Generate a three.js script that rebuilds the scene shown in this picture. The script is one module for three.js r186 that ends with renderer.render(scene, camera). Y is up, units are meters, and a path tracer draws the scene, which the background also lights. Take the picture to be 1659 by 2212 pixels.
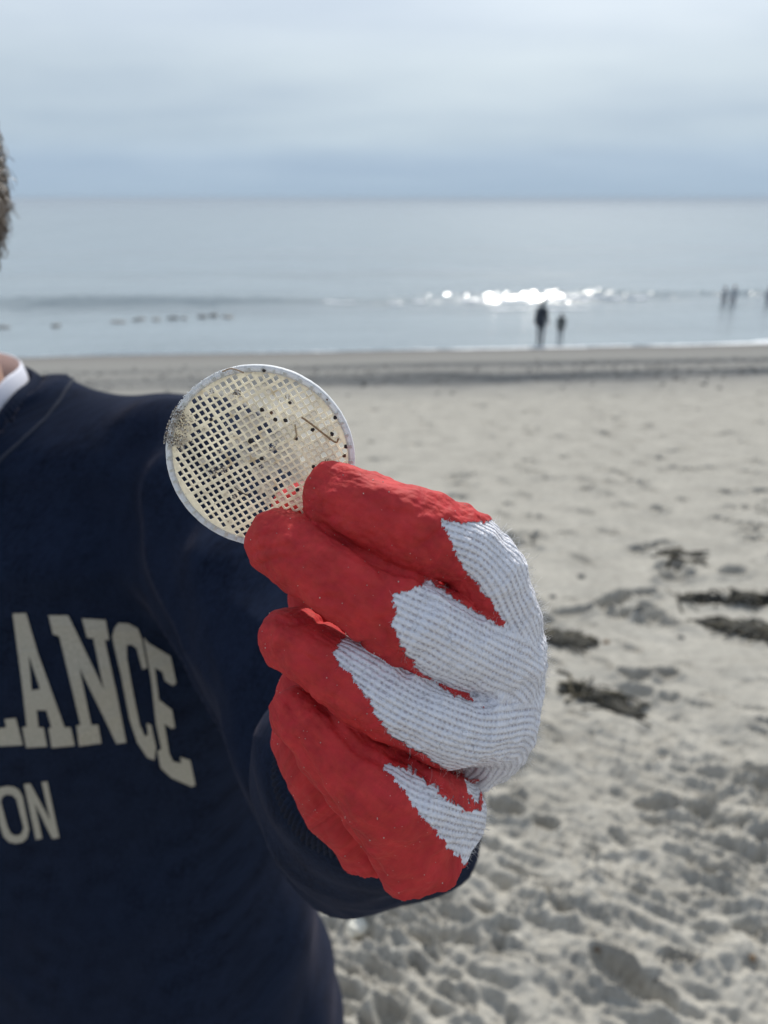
import * as THREE from 'three';
import { ImprovedNoise } from 'three/addons/math/ImprovedNoise.js';
import { mergeGeometries } from 'three/addons/utils/BufferGeometryUtils.js';
import { TessellateModifier } from 'three/addons/modifiers/TessellateModifier.js';

// ---------------------------------------------------------------- camera, sky, sun, exposure
const scene = new THREE.Scene();
const EYE = new THREE.Vector3(0, 1.5, 0), PITCH = THREE.MathUtils.degToRad(-22), F = 1671;   // F: focal length in 1/2212ths of the frame height
const camera = new THREE.PerspectiveCamera(2 * Math.atan(1106 / F) * 180 / Math.PI, 0.75, 0.02, 20000);
camera.position.copy(EYE); camera.rotation.x = PITCH;
camera.focus = 0.233; camera.userData.fStop = 11.5;
camera.updateMatrixWorld();

const SUN_AZ = THREE.MathUtils.degToRad(14), SUN_EL = THREE.MathUtils.degToRad(41);
const sunDir = new THREE.Vector3(Math.sin(SUN_AZ) * Math.cos(SUN_EL), Math.sin(SUN_EL), -Math.cos(SUN_AZ) * Math.cos(SUN_EL));
const noiser = new ImprovedNoise();
const noise = (x, y, z = 0) => noiser.noise(x + 37.3, y + 11.7, z + 5.1);
const fbm = (x, y, z, n = 4) => { let s = 0, a = 0.5; for (let i = 0; i < n; i++) { s += a * noise(x, y, z + i * 7.7); x *= 2.03; y *= 2.03; z *= 2.03; a *= 0.5; } return s; };
const clamp = THREE.MathUtils.clamp, lerp = THREE.MathUtils.lerp, sstep = (a, b, x) => THREE.MathUtils.smoothstep(x, Math.min(a, b), Math.max(a, b)) * (a < b ? 1 : -1) + (a < b ? 0 : 1);
function rng(seed) { return () => { seed = (seed + 0x6D2B79F5) | 0; let t = Math.imul(seed ^ (seed >>> 15), 1 | seed); t = (t + Math.imul(t ^ (t >>> 7), 61 | t)) ^ t; return ((t ^ (t >>> 14)) >>> 0) / 4294967296; }; }

{ // thin bright overcast, brightest round the veiled sun
  const W = 1024, H = 512, data = new Float32Array(W * H * 4);
  const stops = [[0, .40, .525, .66], [2.2, .415, .535, .67], [4.2, .48, .59, .69], [7, .53, .635, .725], [11.5, .59, .69, .80], [25, .60, .70, .82], [60, .47, .57, .71], [90, .38, .49, .65]];
  for (let j = 0; j < H; j++) {
    const el = (j + 0.5) / H * Math.PI - Math.PI / 2;
    for (let i = 0; i < W; i++) {
      const az = ((i + 0.5) / W - 0.5) * 2 * Math.PI, x = Math.cos(el) * Math.cos(az), y = Math.sin(el), z = Math.cos(el) * Math.sin(az);
      const deg = Math.max(0, el * 180 / Math.PI);
      let k = 0; while (k < stops.length - 2 && deg > stops[k + 1][0]) k++;
      const f = sstep(0, 1, (deg - stops[k][0]) / (stops[k + 1][0] - stops[k][0]));
      const q = 1 / (0.12 + Math.max(y, 0));                                        // cloud sheet overhead: streaks flatten towards the horizon
      const east = 0.5 + 0.5 * Math.cos(az - 0.35) , st = fbm(x * q * 0.9 + 3, z * q * 1.6, 1.3, 5) + 0.7 * fbm(x * 2.2, y * 17, z * 2.2 + 8, 4);
      const d = x * sunDir.x + y * sunDir.y + z * sunDir.z, ang = Math.acos(clamp(d, -1, 1)) * 180 / Math.PI;
      const glow = 0.55 * Math.exp(-ang * ang / 450) + 0.24 * Math.exp(-ang / 26);
      const streak = (0.21 * st) * sstep(0, 4, deg + 0.8);
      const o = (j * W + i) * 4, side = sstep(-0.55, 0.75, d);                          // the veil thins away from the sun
      for (let c = 0; c < 3; c++) {
        let base = lerp(stops[k][c + 1], stops[k + 1][c + 1], f); base = lerp(base, [0.50, 0.60, 0.695][c], 0.75 * sstep(0.55, 0.95, east) * sstep(8, 2, deg));   // the blue bank low down thins out to the right
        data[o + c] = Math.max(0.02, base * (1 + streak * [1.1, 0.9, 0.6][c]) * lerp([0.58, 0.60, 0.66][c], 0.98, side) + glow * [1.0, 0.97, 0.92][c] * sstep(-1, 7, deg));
      }
      data[o + 3] = 1;
    }
  }
  const sky = new THREE.DataTexture(data, W, H, THREE.RGBAFormat, THREE.FloatType);
  sky.mapping = THREE.EquirectangularReflectionMapping; sky.magFilter = sky.minFilter = THREE.LinearFilter; sky.needsUpdate = true;
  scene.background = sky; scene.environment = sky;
}
const sun = new THREE.DirectionalLight(new THREE.Color().setRGB(1, 0.955, 0.87), 3.2);
sun.position.copy(sunDir).multiplyScalar(60); sun.castShadow = true; sun.shadow.radius = 4; sun.shadow.mapSize.set(4096, 4096);
Object.assign(sun.shadow.camera, { left: -40, right: 40, top: 40, bottom: -40, near: 1, far: 150 });
scene.add(sun, sun.target);
const renderer = new THREE.WebGLRenderer({ antialias: true });
renderer.setSize(768, 1024);
renderer.toneMapping = THREE.LinearToneMapping; renderer.toneMappingExposure = 1.0;
renderer.shadowMap.enabled = true;

scene.fog = new THREE.FogExp2(new THREE.Color().setRGB(0.80, 0.89, 0.98), 0.0009);         // sea haze

// ---------------------------------------------------------------- helpers
const used = {};
const numbered = (name) => { const n = used[name] = (used[name] ?? -1) + 1; return n ? `${name}_${String(n).padStart(3, '0')}` : name; };
const V = (x, y, z) => new THREE.Vector3(x, y, z);
const AX = [new THREE.Vector3(1, 0, 0), new THREE.Vector3(0, Math.cos(PITCH), Math.sin(PITCH)), new THREE.Vector3(0, Math.sin(PITCH), -Math.cos(PITCH))];
// direction of a spot of the photograph (1659 x 2212 units), and the place that lies so deep along the view axis
const ray = (px, py) => AX[2].clone().addScaledVector(AX[0], (px - 829.5) / F).addScaledVector(AX[1], (1106 - py) / F);
const at = (px, py, depth) => ray(px, py).multiplyScalar(depth).add(EYE);
function add(o, parent = scene) { o.traverse((m) => { if (m.isMesh) m.castShadow = m.receiveShadow = true; }); parent.add(o); return o; }
function mesh(name, g, m, parent = scene) { const o = new THREE.Mesh(g, m); o.name = parent === scene ? numbered(name) : name; return add(o, parent); }
function thing(name, label, category, pos, group) { const o = new THREE.Group(); o.name = numbered(name); o.position.copy(pos); o.userData = { label, category }; if (group) o.userData.group = group; scene.add(o); return o; }
function tag(o, label, category, group) { Object.assign(o.userData, { label, category }); if (group) o.userData.group = group; return o; }
const mat = (r, g, b, o = {}) => { const m = new THREE.MeshPhysicalMaterial({ roughness: 0.9, ...o }); m.color.setRGB(r, g, b); return m; };
function tex(w, h, fn, srgb) {
  const d = new Uint8Array(w * h * 4);
  for (let y = 0; y < h; y++) for (let x = 0; x < w; x++) { const v = fn(x / w, y / h), o = (y * w + x) * 4; for (let c = 0; c < 3; c++) { let q = clamp(Array.isArray(v) ? v[c] : v, 0, 1); if (srgb) q = q <= 0.0031308 ? q * 12.92 : 1.055 * q ** (1 / 2.4) - 0.055; d[o + c] = q * 255; } d[o + 3] = 255; }
  const t = new THREE.DataTexture(d, w, h); t.wrapS = t.wrapT = THREE.RepeatWrapping; t.magFilter = THREE.LinearFilter; if (srgb) t.colorSpace = THREE.SRGBColorSpace; t.needsUpdate = true; return t;
}
const tileNoise = (u, v, p, z) => { // periodic in u, v
  const a = noise(u * p, v * p, z), b = noise((u - 1) * p, v * p, z), c = noise(u * p, (v - 1) * p, z), d = noise((u - 1) * p, (v - 1) * p, z);
  return (a * (1 - u) + b * u) * (1 - v) + (c * (1 - u) + d * u) * v;
};

// ---- signed distances
const smin = (a, b, k) => { const h = Math.max(k - Math.abs(a - b), 0) / k; return Math.min(a, b) - h * h * k * 0.25; };
function cap(p, s) { // s = [ax, ay, az, ra, bx, by, bz, rb]
  const bx = s[4] - s[0], by = s[5] - s[1], bz = s[6] - s[2], px = p[0] - s[0], py = p[1] - s[1], pz = p[2] - s[2];
  let t = (px * bx + py * by + pz * bz) / (bx * bx + by * by + bz * bz + 1e-12); t = t < 0 ? 0 : t > 1 ? 1 : t;
  const x = px - bx * t, y = py - by * t, z = pz - bz * t;
  return Math.sqrt(x * x + y * y + z * z) - (s[3] + (s[7] - s[3]) * t);
}
const capOf = (a, ra, b, rb) => [a.x, a.y, a.z, ra, b.x, b.y, b.z, rb];
function spline(pts, n) { // pts: [Vector3, radius]; -> capsules along a smooth curve through them
  const c = new THREE.CatmullRomCurve3(pts.map((p) => p[0]), false, 'centripetal'), segs = [], k = pts.length - 1;
  const rad = (t) => { const x = t * k, i = Math.min(Math.floor(x), k - 1); return lerp(pts[i][1], pts[i + 1][1], x - i); };
  for (let i = 0; i < n; i++) segs.push(capOf(c.getPoint(i / n), rad(i / n), c.getPoint((i + 1) / n), rad((i + 1) / n)));
  return segs;
}
const chainDist = (p, segs) => { let d = 1e9; for (const s of segs) { const e = cap(p, s); if (e < d) d = e; } return d; };
const ell = (p, c, r) => { const x = (p[0] - c[0]) / r[0], y = (p[1] - c[1]) / r[1], z = (p[2] - c[2]) / r[2], k = Math.sqrt(x * x + y * y + z * z), x2 = x / r[0], y2 = y / r[1], z2 = z / r[2], q = Math.sqrt(x2 * x2 + y2 * y2 + z2 * z2); return q < 1e-9 ? -Math.min(...r) : k * (k - 1) / q; };
// surface nets on a grid, evaluated only near the surface
function nets(sdf, lo, hi, h) {
  const n = [0, 1, 2].map((i) => Math.ceil((hi[i] - lo[i]) / h / 6) * 6 + 1), [nx, ny, nz] = n, val = new Float32Array(nx * ny * nz).fill(1), B = 6, R = B * h * 0.9 + h * 1.5;
  const id = (i, j, k) => (k * ny + j) * nx + i, p = [0, 0, 0];
  const active = [];
  for (let k = 0; k < nz - 1; k += B) for (let j = 0; j < ny - 1; j += B) for (let i = 0; i < nx - 1; i += B) {
    p[0] = lo[0] + (i + 3) * h; p[1] = lo[1] + (j + 3) * h; p[2] = lo[2] + (k + 3) * h;
    const d = sdf(p);
    if (Math.abs(d) < R * 1.25) active.push(i, j, k);
    else if (d < 0) for (let c = 0; c <= B; c++) for (let b = 0; b <= B; b++) for (let a = 0; a <= B; a++) val[id(i + a, j + b, k + c)] = -1;
  }
  for (let q = 0; q < active.length; q += 3) for (let c = 0; c <= B; c++) for (let b = 0; b <= B; b++) for (let a = 0; a <= B; a++) {
    const i = active[q] + a, j = active[q + 1] + b, k = active[q + 2] + c, m = id(i, j, k);
    if (val[m] === 1 || val[m] === -1) { p[0] = lo[0] + i * h; p[1] = lo[1] + j * h; p[2] = lo[2] + k * h; val[m] = sdf(p) || 1e-9; }
  }
  const vid = new Map(), pos = [], idx = [];
  const E = [[0, 1], [2, 3], [4, 5], [6, 7], [0, 2], [1, 3], [4, 6], [5, 7], [0, 4], [1, 5], [2, 6], [3, 7]];
  const cell = (i, j, k) => {
    const key = id(i, j, k); let v = vid.get(key); if (v !== undefined) return v;
    let x = 0, y = 0, z = 0, m = 0;
    for (const [a, b] of E) {
      const da = val[id(i + (a & 1), j + ((a >> 1) & 1), k + (a >> 2))], db = val[id(i + (b & 1), j + ((b >> 1) & 1), k + (b >> 2))];
      if ((da < 0) === (db < 0)) continue;
      const t = da / (da - db); m++;
      x += (a & 1) + ((b & 1) - (a & 1)) * t; y += ((a >> 1) & 1) + (((b >> 1) & 1) - ((a >> 1) & 1)) * t; z += (a >> 2) + ((b >> 2) - (a >> 2)) * t;
    }
    m ||= 1; v = pos.length / 3; pos.push(lo[0] + (i + x / m) * h, lo[1] + (j + y / m) * h, lo[2] + (k + z / m) * h); vid.set(key, v); return v;
  };
  const seen = new Uint8Array(nx * ny * nz);
  for (let q = 0; q < active.length; q += 3) for (let c = 0; c < B; c++) for (let b = 0; b < B; b++) for (let a = 0; a < B; a++) {
    const i = active[q] + a, j = active[q + 1] + b, k = active[q + 2] + c, m = id(i, j, k);
    if (seen[m] || i < 1 || j < 1 || k < 1) continue; seen[m] = 1;
    const s = val[m] < 0;
    const quad = (A, Bq, C, D, flip) => { if (flip) idx.push(A, Bq, C, A, C, D); else idx.push(A, C, Bq, A, D, C); };
    if (s !== (val[id(i + 1, j, k)] < 0)) quad(cell(i, j - 1, k - 1), cell(i, j, k - 1), cell(i, j, k), cell(i, j - 1, k), s);
    if (s !== (val[id(i, j + 1, k)] < 0)) quad(cell(i - 1, j, k - 1), cell(i - 1, j, k), cell(i, j, k), cell(i, j, k - 1), s);
    if (s !== (val[id(i, j, k + 1)] < 0)) quad(cell(i - 1, j - 1, k), cell(i, j - 1, k), cell(i, j, k), cell(i - 1, j, k), s);
  }
  const nor = new Float32Array(pos.length), e = h * 0.7, g = [0, 0, 0];
  for (let v = 0; v < pos.length; v += 3) {
    for (let c = 0; c < 3; c++) { p[0] = pos[v]; p[1] = pos[v + 1]; p[2] = pos[v + 2]; p[c] += e; const d1 = sdf(p); p[c] -= 2 * e; g[c] = d1 - sdf(p); }
    const l = Math.hypot(...g) || 1; nor[v] = g[0] / l; nor[v + 1] = g[1] / l; nor[v + 2] = g[2] / l;
  }
  return { pos: Float32Array.from(pos), nor, idx };
}
function netsGeo(r, off = [0, 0, 0], uvScale = 0) {
  const g = new THREE.BufferGeometry(), P = r.pos.slice();
  for (let i = 0; i < P.length; i += 3) { P[i] -= off[0]; P[i + 1] -= off[1]; P[i + 2] -= off[2]; }
  g.setAttribute('position', new THREE.BufferAttribute(P, 3)); g.setAttribute('normal', new THREE.BufferAttribute(r.nor, 3));
  if (uvScale) { const uv = new Float32Array(P.length / 3 * 2); for (let i = 0; i < uv.length / 2; i++) { uv[2 * i] = (P[3 * i] + P[3 * i + 2] * 0.9) * uvScale; uv[2 * i + 1] = (P[3 * i + 1] + P[3 * i + 2] * 0.35) * uvScale; } g.setAttribute('uv', new THREE.BufferAttribute(uv, 2)); }
  g.setIndex(r.idx); return g;
}
function gridGeo(nu, nv, fn, closeU) { // fn(u, v) -> [x, y, z]
  const P = [], UV = [], I = [];
  for (let j = 0; j <= nv; j++) for (let i = 0; i <= nu; i++) { P.push(...fn(i / nu, j / nv)); UV.push(i / nu, j / nv); }
  for (let j = 0; j < nv; j++) for (let i = 0; i < nu; i++) { const a = j * (nu + 1) + i; I.push(a, a + 1, a + nu + 2, a, a + nu + 2, a + nu + 1); }
  const g = new THREE.BufferGeometry(); g.setAttribute('position', new THREE.Float32BufferAttribute(P, 3)); g.setAttribute('uv', new THREE.Float32BufferAttribute(UV, 2)); g.setIndex(I); g.computeVertexNormals(); return g;
}

// ---------------------------------------------------------------- the beach
const SLOPE = 0.132, SEA = -4.1, WATERLINE = -SEA / SLOPE;
const along = (x, z) => -z - 0.1 * x;                                   // metres towards the sea
const prints = [], hash = new Map(), HC = 0.6;
{
  const r = rng(5);
  const put = (x, z, a, l, w, d) => { const q = { x, z, c: Math.cos(a), s: Math.sin(a), l, w, d, k: r() * 9 }; prints.push(q); for (let i = -1; i <= 1; i++) for (let j = -1; j <= 1; j++) { const key = (Math.floor(x / HC) + i) * 9973 + Math.floor(z / HC) + j; (hash.get(key) ?? hash.set(key, []).get(key)).push(q); } };
  for (let i = 0; i < 380; i++) { const s = 0.65 + 2.9 * r() ** 1.05, x = (r() * 2 - 1) * (0.8 * s + 0.6) + 0.3; put(x, -s - 0.1 * x, 0.45 + 0.9 * (r() - 0.5), 0.03 + 0.075 * r() * r(), 0.010 + 0.012 * r(), 0.010 + 0.020 * r()); }
  for (let i = 0; i < 30; i++) { const s = 0.7 + 3.4 * r(), x = (r() * 2 - 1) * (0.8 * s + 0.6) + 0.3; put(x, -s - 0.1 * x, 0.5 + 0.8 * (r() - 0.5), 0.08 + 0.06 * r(), 0.03 + 0.015 * r(), 0.03 + 0.02 * r()); }
  for (let i = 0; i < 420; i++) { const s = 3.2 + 11 * r() ** 1.2, x = (r() * 2 - 1) * (0.7 * s + 0.6); put(x, -s - 0.1 * x, (r() - 0.5) * 1.2, 0.05 + 0.08 * r(), 0.03 + 0.04 * r(), 0.035 + 0.045 * r()); }
  for (let i = 0; i < 34; i++) { const s = 0.75 + 2.6 * r(), x = (r() * 2 - 1) * (0.7 * s + 0.4) + 0.35, a = 0.6 + 1.1 * (r() - 0.5) + (r() < 0.35 ? 1.3 : 0), z = -s - 0.1 * x, d = 0.025 + 0.02 * r();   // soles and heels
    put(x, z, a, 0.075, 0.045, d); put(x + 0.13 * Math.cos(a), z + 0.13 * Math.sin(a), a, 0.045, 0.036, d * 1.1); }
  for (let t = 0; t < 5; t++) { let x = 0.6 + t * 0.7, z = -3 - t * 1.3, a = 1.3 + 0.5 * (r() - 0.5); for (let i = 0; i < 14; i++) { put(x + (i % 2 ? 0.09 : -0.09), z, a, 0.13, 0.05, 0.03); x += 0.62 * Math.cos(a) * 0.6; z -= 0.62 * Math.sin(a); a += 0.15 * (r() - 0.5); } }
}
function groundY(x, z) {
  const s = along(x, z);
  let y = s > 0 ? -SLOPE * s : -0.03 * s;
  if (s > WATERLINE + 2) y = SEA - SLOPE * 2 - 0.05 * (s - WATERLINE - 2);
  y += 0.14 * sstep(10, 15, s) * sstep(24, 17, s) * (0.6 + noise(x * 0.06, s * 0.2, 4));
  if (s > -3 && s < WATERLINE) {
    const near = sstep(3.1, 1.7, s) * clamp(0.7 + 1.5 * noise(x * 1.3, z * 1.3, 12), 0.08, 1.7);
    const rough = 0.012 + 0.03 * near + 0.012 * sstep(9, 5, s);
    y += rough * fbm(x * 2.1, z * 2.1, 2, 3) * 1.4;
    if (s < 9) { y += (0.009 + 0.014 * near) * noise(x * 6.5, z * 6.5, 9) + (0.004 + 0.008 * near) * noise(x * 14, z * 19, 3) + 0.052 * near * (0.35 - Math.abs(noise((x * 0.84 + z * 0.54) * 8 + 1.5 * noise(x * 4, z * 4, 1), (z * 0.84 - x * 0.54) * 25, 6))) + 0.022 * near * (0.35 - Math.abs(noise(x * 26 + 2 * noise(x * 5, z * 5, 1), z * 33, 8))) + 0.006 * near * noise(x * 45, z * 45, 4); }
    const hs = hash.get(Math.floor(x / HC) * 9973 + Math.floor(z / HC));
    if (hs) for (const q of hs) {
      const dx = x - q.x, dz = z - q.z, u = (dx * q.c + dz * q.s) / q.l, v = (-dx * q.s + dz * q.c) / q.w, e = Math.sqrt(u * u + v * v) * (1 + 0.25 * noise(x * 14, z * 14, q.k));
      if (e < 2) y += e < 1 ? -q.d * (1 - e ** 5) + q.d * 0.4 * e ** 4 : q.d * 0.4 * sstep(1.8, 1, e);
    }
  }
  return y;
}
// sand colour: dry pale sand, damp and weedy bands towards the water
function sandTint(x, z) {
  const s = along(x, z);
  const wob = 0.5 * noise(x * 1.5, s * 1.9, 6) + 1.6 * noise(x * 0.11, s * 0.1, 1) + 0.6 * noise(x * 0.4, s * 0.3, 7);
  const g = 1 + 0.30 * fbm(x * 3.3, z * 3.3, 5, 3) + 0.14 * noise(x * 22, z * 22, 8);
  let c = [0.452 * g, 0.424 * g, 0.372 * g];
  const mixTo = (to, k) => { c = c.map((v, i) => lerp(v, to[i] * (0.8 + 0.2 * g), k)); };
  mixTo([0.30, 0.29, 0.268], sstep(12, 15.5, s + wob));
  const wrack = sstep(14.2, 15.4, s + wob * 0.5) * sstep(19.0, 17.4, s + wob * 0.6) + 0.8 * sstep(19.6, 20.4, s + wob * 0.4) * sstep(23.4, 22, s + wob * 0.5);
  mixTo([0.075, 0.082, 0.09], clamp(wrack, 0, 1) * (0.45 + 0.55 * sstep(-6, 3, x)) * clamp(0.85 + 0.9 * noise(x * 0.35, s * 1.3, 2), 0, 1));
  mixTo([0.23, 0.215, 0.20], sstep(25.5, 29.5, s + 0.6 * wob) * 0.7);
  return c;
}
{
  const S = []; for (let i = 0; i < 26; i++) S.push(-70 + 70.5 * (1 - (1 - i / 26) ** 2));
  const NR = 760; for (let i = 0; i <= NR; i++) S.push(0.55 * Math.exp(Math.log(40 / 0.55) * i / NR));
  S.push(60, 200, 1200);
  const NC = 520, P = [], C = [], UV = [], I = [];
  for (const s of S) for (let i = 0; i <= NC; i++) {
    const t = i / NC * 2 - 1, w = 0.72 * Math.max(s, 1) + 1.0, x = w * t * 0.95 + 500 * Math.sign(t) * Math.max(0, Math.abs(t) - 0.93) ** 2 / 0.0049, z = -s - 0.1 * x;
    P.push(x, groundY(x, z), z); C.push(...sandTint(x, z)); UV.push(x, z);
  }
  for (let j = 0; j < S.length - 1; j++) for (let i = 0; i < NC; i++) { const a = j * (NC + 1) + i; I.push(a, a + 1, a + NC + 2, a, a + NC + 2, a + NC + 1); }
  const g = new THREE.BufferGeometry(); g.setAttribute('position', new THREE.Float32BufferAttribute(P, 3)); g.setAttribute('color', new THREE.Float32BufferAttribute(C, 3)); g.setAttribute('uv', new THREE.Float32BufferAttribute(UV, 2)); g.setIndex(I); g.computeVertexNormals();
  const grain = tex(512, 512, (u, v) => 0.84 + 0.3 * tileNoise(u, v, 40, 1) + 0.26 * tileNoise(u, v, 120, 2) + 0.12 * tileNoise(u, v, 9, 3), true); grain.repeat.set(2.2, 2.2);
  const gb = tex(512, 512, (u, v) => 0.5 + 0.3 * tileNoise(u, v, 30, 4) + 0.3 * tileNoise(u, v, 90, 5)); gb.repeat.set(2.2, 2.2);
  const m = mat(1, 1, 1, { roughness: 1, vertexColors: true, map: grain, bumpMap: gb, bumpScale: 0.004, specularIntensity: 0.2 });
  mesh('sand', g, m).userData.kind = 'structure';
}
// ---- sea: one sheet from the beach to the horizon, with a few long low swells that break near the shore
const swells = [{ s: 47.0, h: 0.50, w: 1.7, k: 1 }, { s: 66, h: 0.22, w: 5, k: 2 }, { s: 100, h: 0.25, w: 8, k: 3 }];
function seaY(x, s) {
  let y = SEA;
  for (const q of swells) { const e = (s - q.s - 2.2 * noise(x * 0.03, q.k * 5) - 0.012 * x - 0.00005 * x * x) / q.w; if (e > -3 && e < 4) y += q.h * (q.k === 1 ? 1 + 0.5 * sstep(0, -6, x) : 1) * (0.75 + 0.5 * noise(x * 0.05, q.k * 9, 2)) * Math.exp(-e * e * (e < 0 ? 1.8 : 0.5)); }
  const c = sstep(37, 45, s);
  y += 0.13 * sstep(46, 47, s) * sstep(49.5, 48, s) * (noise(x * 1.7, s * 1.9, 8) + 0.8 * noise(x * 4.1, s * 3.7, 2)) * (0.5 + sstep(-2, 6, x)) + c * (0.05 * noise(x * 0.5, s * 0.9, 1) + 0.09 * noise(x * 0.16, s * 0.3, 3)) + 0.012 * noise(x * 1.3, s * 1.8, 5) * sstep(33, 36, s);
  return y;
}
{
  const S = []; for (let i = 0; i <= 300; i++) S.push(29 + 43 * i / 300); for (let i = 1; i <= 220; i++) S.push(72 * Math.exp(Math.log(9000 / 72) * i / 220));
  const NC = 260, P = [], UV = [], I = [];
  for (const s of S) for (let i = 0; i <= NC; i++) { const t = i / NC * 2 - 1, x = (0.66 * s + 6) * t * 0.95 + 3000 * Math.sign(t) * Math.max(0, Math.abs(t) - 0.93) ** 2 / 0.0049; P.push(x, s < 400 ? seaY(x, s) : SEA, -s - 0.1 * clamp(x, -200, 200)); UV.push(x * 0.1, s * 0.1); }
  for (let j = 0; j < S.length - 1; j++) for (let i = 0; i < NC; i++) { const a = j * (NC + 1) + i; I.push(a, a + 1, a + NC + 2, a, a + NC + 2, a + NC + 1); }
  const g = new THREE.BufferGeometry(); g.setAttribute('position', new THREE.Float32BufferAttribute(P, 3)); g.setAttribute('uv', new THREE.Float32BufferAttribute(UV, 2)); g.setIndex(I); g.computeVertexNormals();
  const wb = tex(512, 512, (u, v) => 0.5 + 0.5 * tileNoise(u, v, 8, 1) + 0.35 * tileNoise(u, v, 20, 2) + 0.2 * tileNoise(u, v, 50, 3));
  const wc = tex(512, 512, (u, v) => { const k = 1 + 0.22 * tileNoise(u, v, 3, 7) + 0.2 * tileNoise(u, v, 9, 4); return [0.27 * k, 0.315 * k, 0.335 * k]; }, true); wc.repeat.set(0.12, 0.5);
  mesh('sea', g, mat(1, 1, 1, { roughness: 0.2, ior: 1.33, bumpMap: wb, bumpScale: 0.06, map: wc })).userData.kind = 'structure';
}
// ---- foam: the edge of the wash and the broken crests
{
  const white = mat(0.86, 0.87, 0.88, { roughness: 0.8, transmission: 0 });
  const edge = gridGeo(500, 8, (u, v) => {
    const x = -26 + 62 * u, c = WATERLINE - 0.15 + 1.1 * noise(x * 0.12, 3) + 0.4 * noise(x * 0.5, 8), w = Math.max(0.03, (0.10 + 0.9 * sstep(-4, 6, x)) * (0.45 + 1.1 * noise(x * 0.3, 2) + 0.5 * noise(x * 1.1, 5)));
    const s = c + (v - 0.5) * w, z = -s - 0.1 * x; return [x, Math.max(SEA + 0.0, groundY(x, z)) + 0.012 + 0.035 * Math.sin(Math.PI * v) * (1 + noise(x * 5, v * 6, 2)), z];
  });
  mesh('foam', edge, white).userData.kind = 'structure';
  const parts = [], q = swells[0];
  const strip = (x0, x1, lift, seed, wid, nearer = 0) => {
    parts.push(gridGeo(Math.ceil((x1 - x0) * 10), 10, (u, v) => {
      const x = lerp(x0, x1, u), end = Math.min(1, 6 * Math.min(u, 1 - u)), c = q.s - 1.0 - nearer + 2.2 * noise(x * 0.03, q.k * 5) + 0.012 * x + 0.00005 * x * x + 0.5 * noise(x * 0.7, seed), w = wid * end * (0.55 + 0.8 * Math.abs(noise(x * 0.8, seed + 3)));
      const s = c + (v - 0.6) * w, y = seaY(x, s) + lift * end * Math.sin(Math.PI * v) * (0.55 + 0.9 * noise(x * 1.9, v * 3, seed)) + 0.015; return [x, y, -s - 0.1 * x];
    }));
  };
  const rf = rng(3);
  for (let x = 0.2; x < 30; ) { const near = Math.exp(-(((x - 9) / 5) ** 2)), L = (0.4 + 1.6 * rf()) * (0.6 + near); if (rf() < 0.35 + 0.6 * near) strip(x, x + L, 0.06 + 0.16 * near * rf(), 1 + x, 0.35 + 0.75 * near * rf(), 0.5 * (rf() - 0.3)); x += L * (0.9 + (1 - near) * rf()); }
  strip(5.6, 8.0, 0.05, 23, 0.5, 2.4); strip(8.6, 11.4, 0.05, 25, 0.4, 2.7); strip(-3.5, -1.5, 0.05, 17, 0.3);
  mesh('foam', mergeGeometries(parts), white).userData.kind = 'structure';
}
// ---- dark rocks awash left of the surf
{
  const rockM = mat(0.22, 0.215, 0.205, { roughness: 0.8 });
  const base = (seed) => { const g = new THREE.IcosahedronGeometry(1, 4), p = g.attributes.position; for (let i = 0; i < p.count; i++) { const x = p.getX(i), y = p.getY(i), z = p.getZ(i), k = 1 + 0.5 * fbm(x * 1.3 + seed, y * 1.3, z * 1.3, 3); p.setXYZ(i, x * k, y * k * 0.7, z * k); } g.computeVertexNormals(); return g; };
  const G = [base(1), base(4), base(8)];
  const list = [[6, 704, 16, 9, 'small dark rock awash at the far left edge of the sea'], [121, 701, 14, 11, 'lone dark rock in the shallows left of the rock row'], [255, 692, 22, 6], [300, 688, 16, 11], [338, 687, 18, 8], [374, 685, 14, 10], [398, 685, 10, 10], [437, 682, 13, 12], [462, 680, 12, 13], [492, 682, 18, 9]];
  list.forEach(([px, py, w, h, label], i) => {
    const dir = ray(px, py + 4), t = (SEA - EYE.y) / dir.y, p = dir.multiplyScalar(t).add(EYE), u = t / F;
    const o = mesh('rock', G[i % 3], rockM); o.position.set(p.x, SEA, p.z); o.scale.set(w * u * 0.95, h * u * 0.8, w * u * 0.6); o.rotation.y = i * 1.3;
    tag(o, label ?? ['leftmost', 'second from the left', 'third from the left', 'fourth from the left', 'fourth from the right', 'third from the right', 'second from the right', 'rightmost'][i - 2] + ' of the dark rocks in the row awash left of the surf', 'rock', 'rocks in the shallows left of the surf');
  });
}
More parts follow.
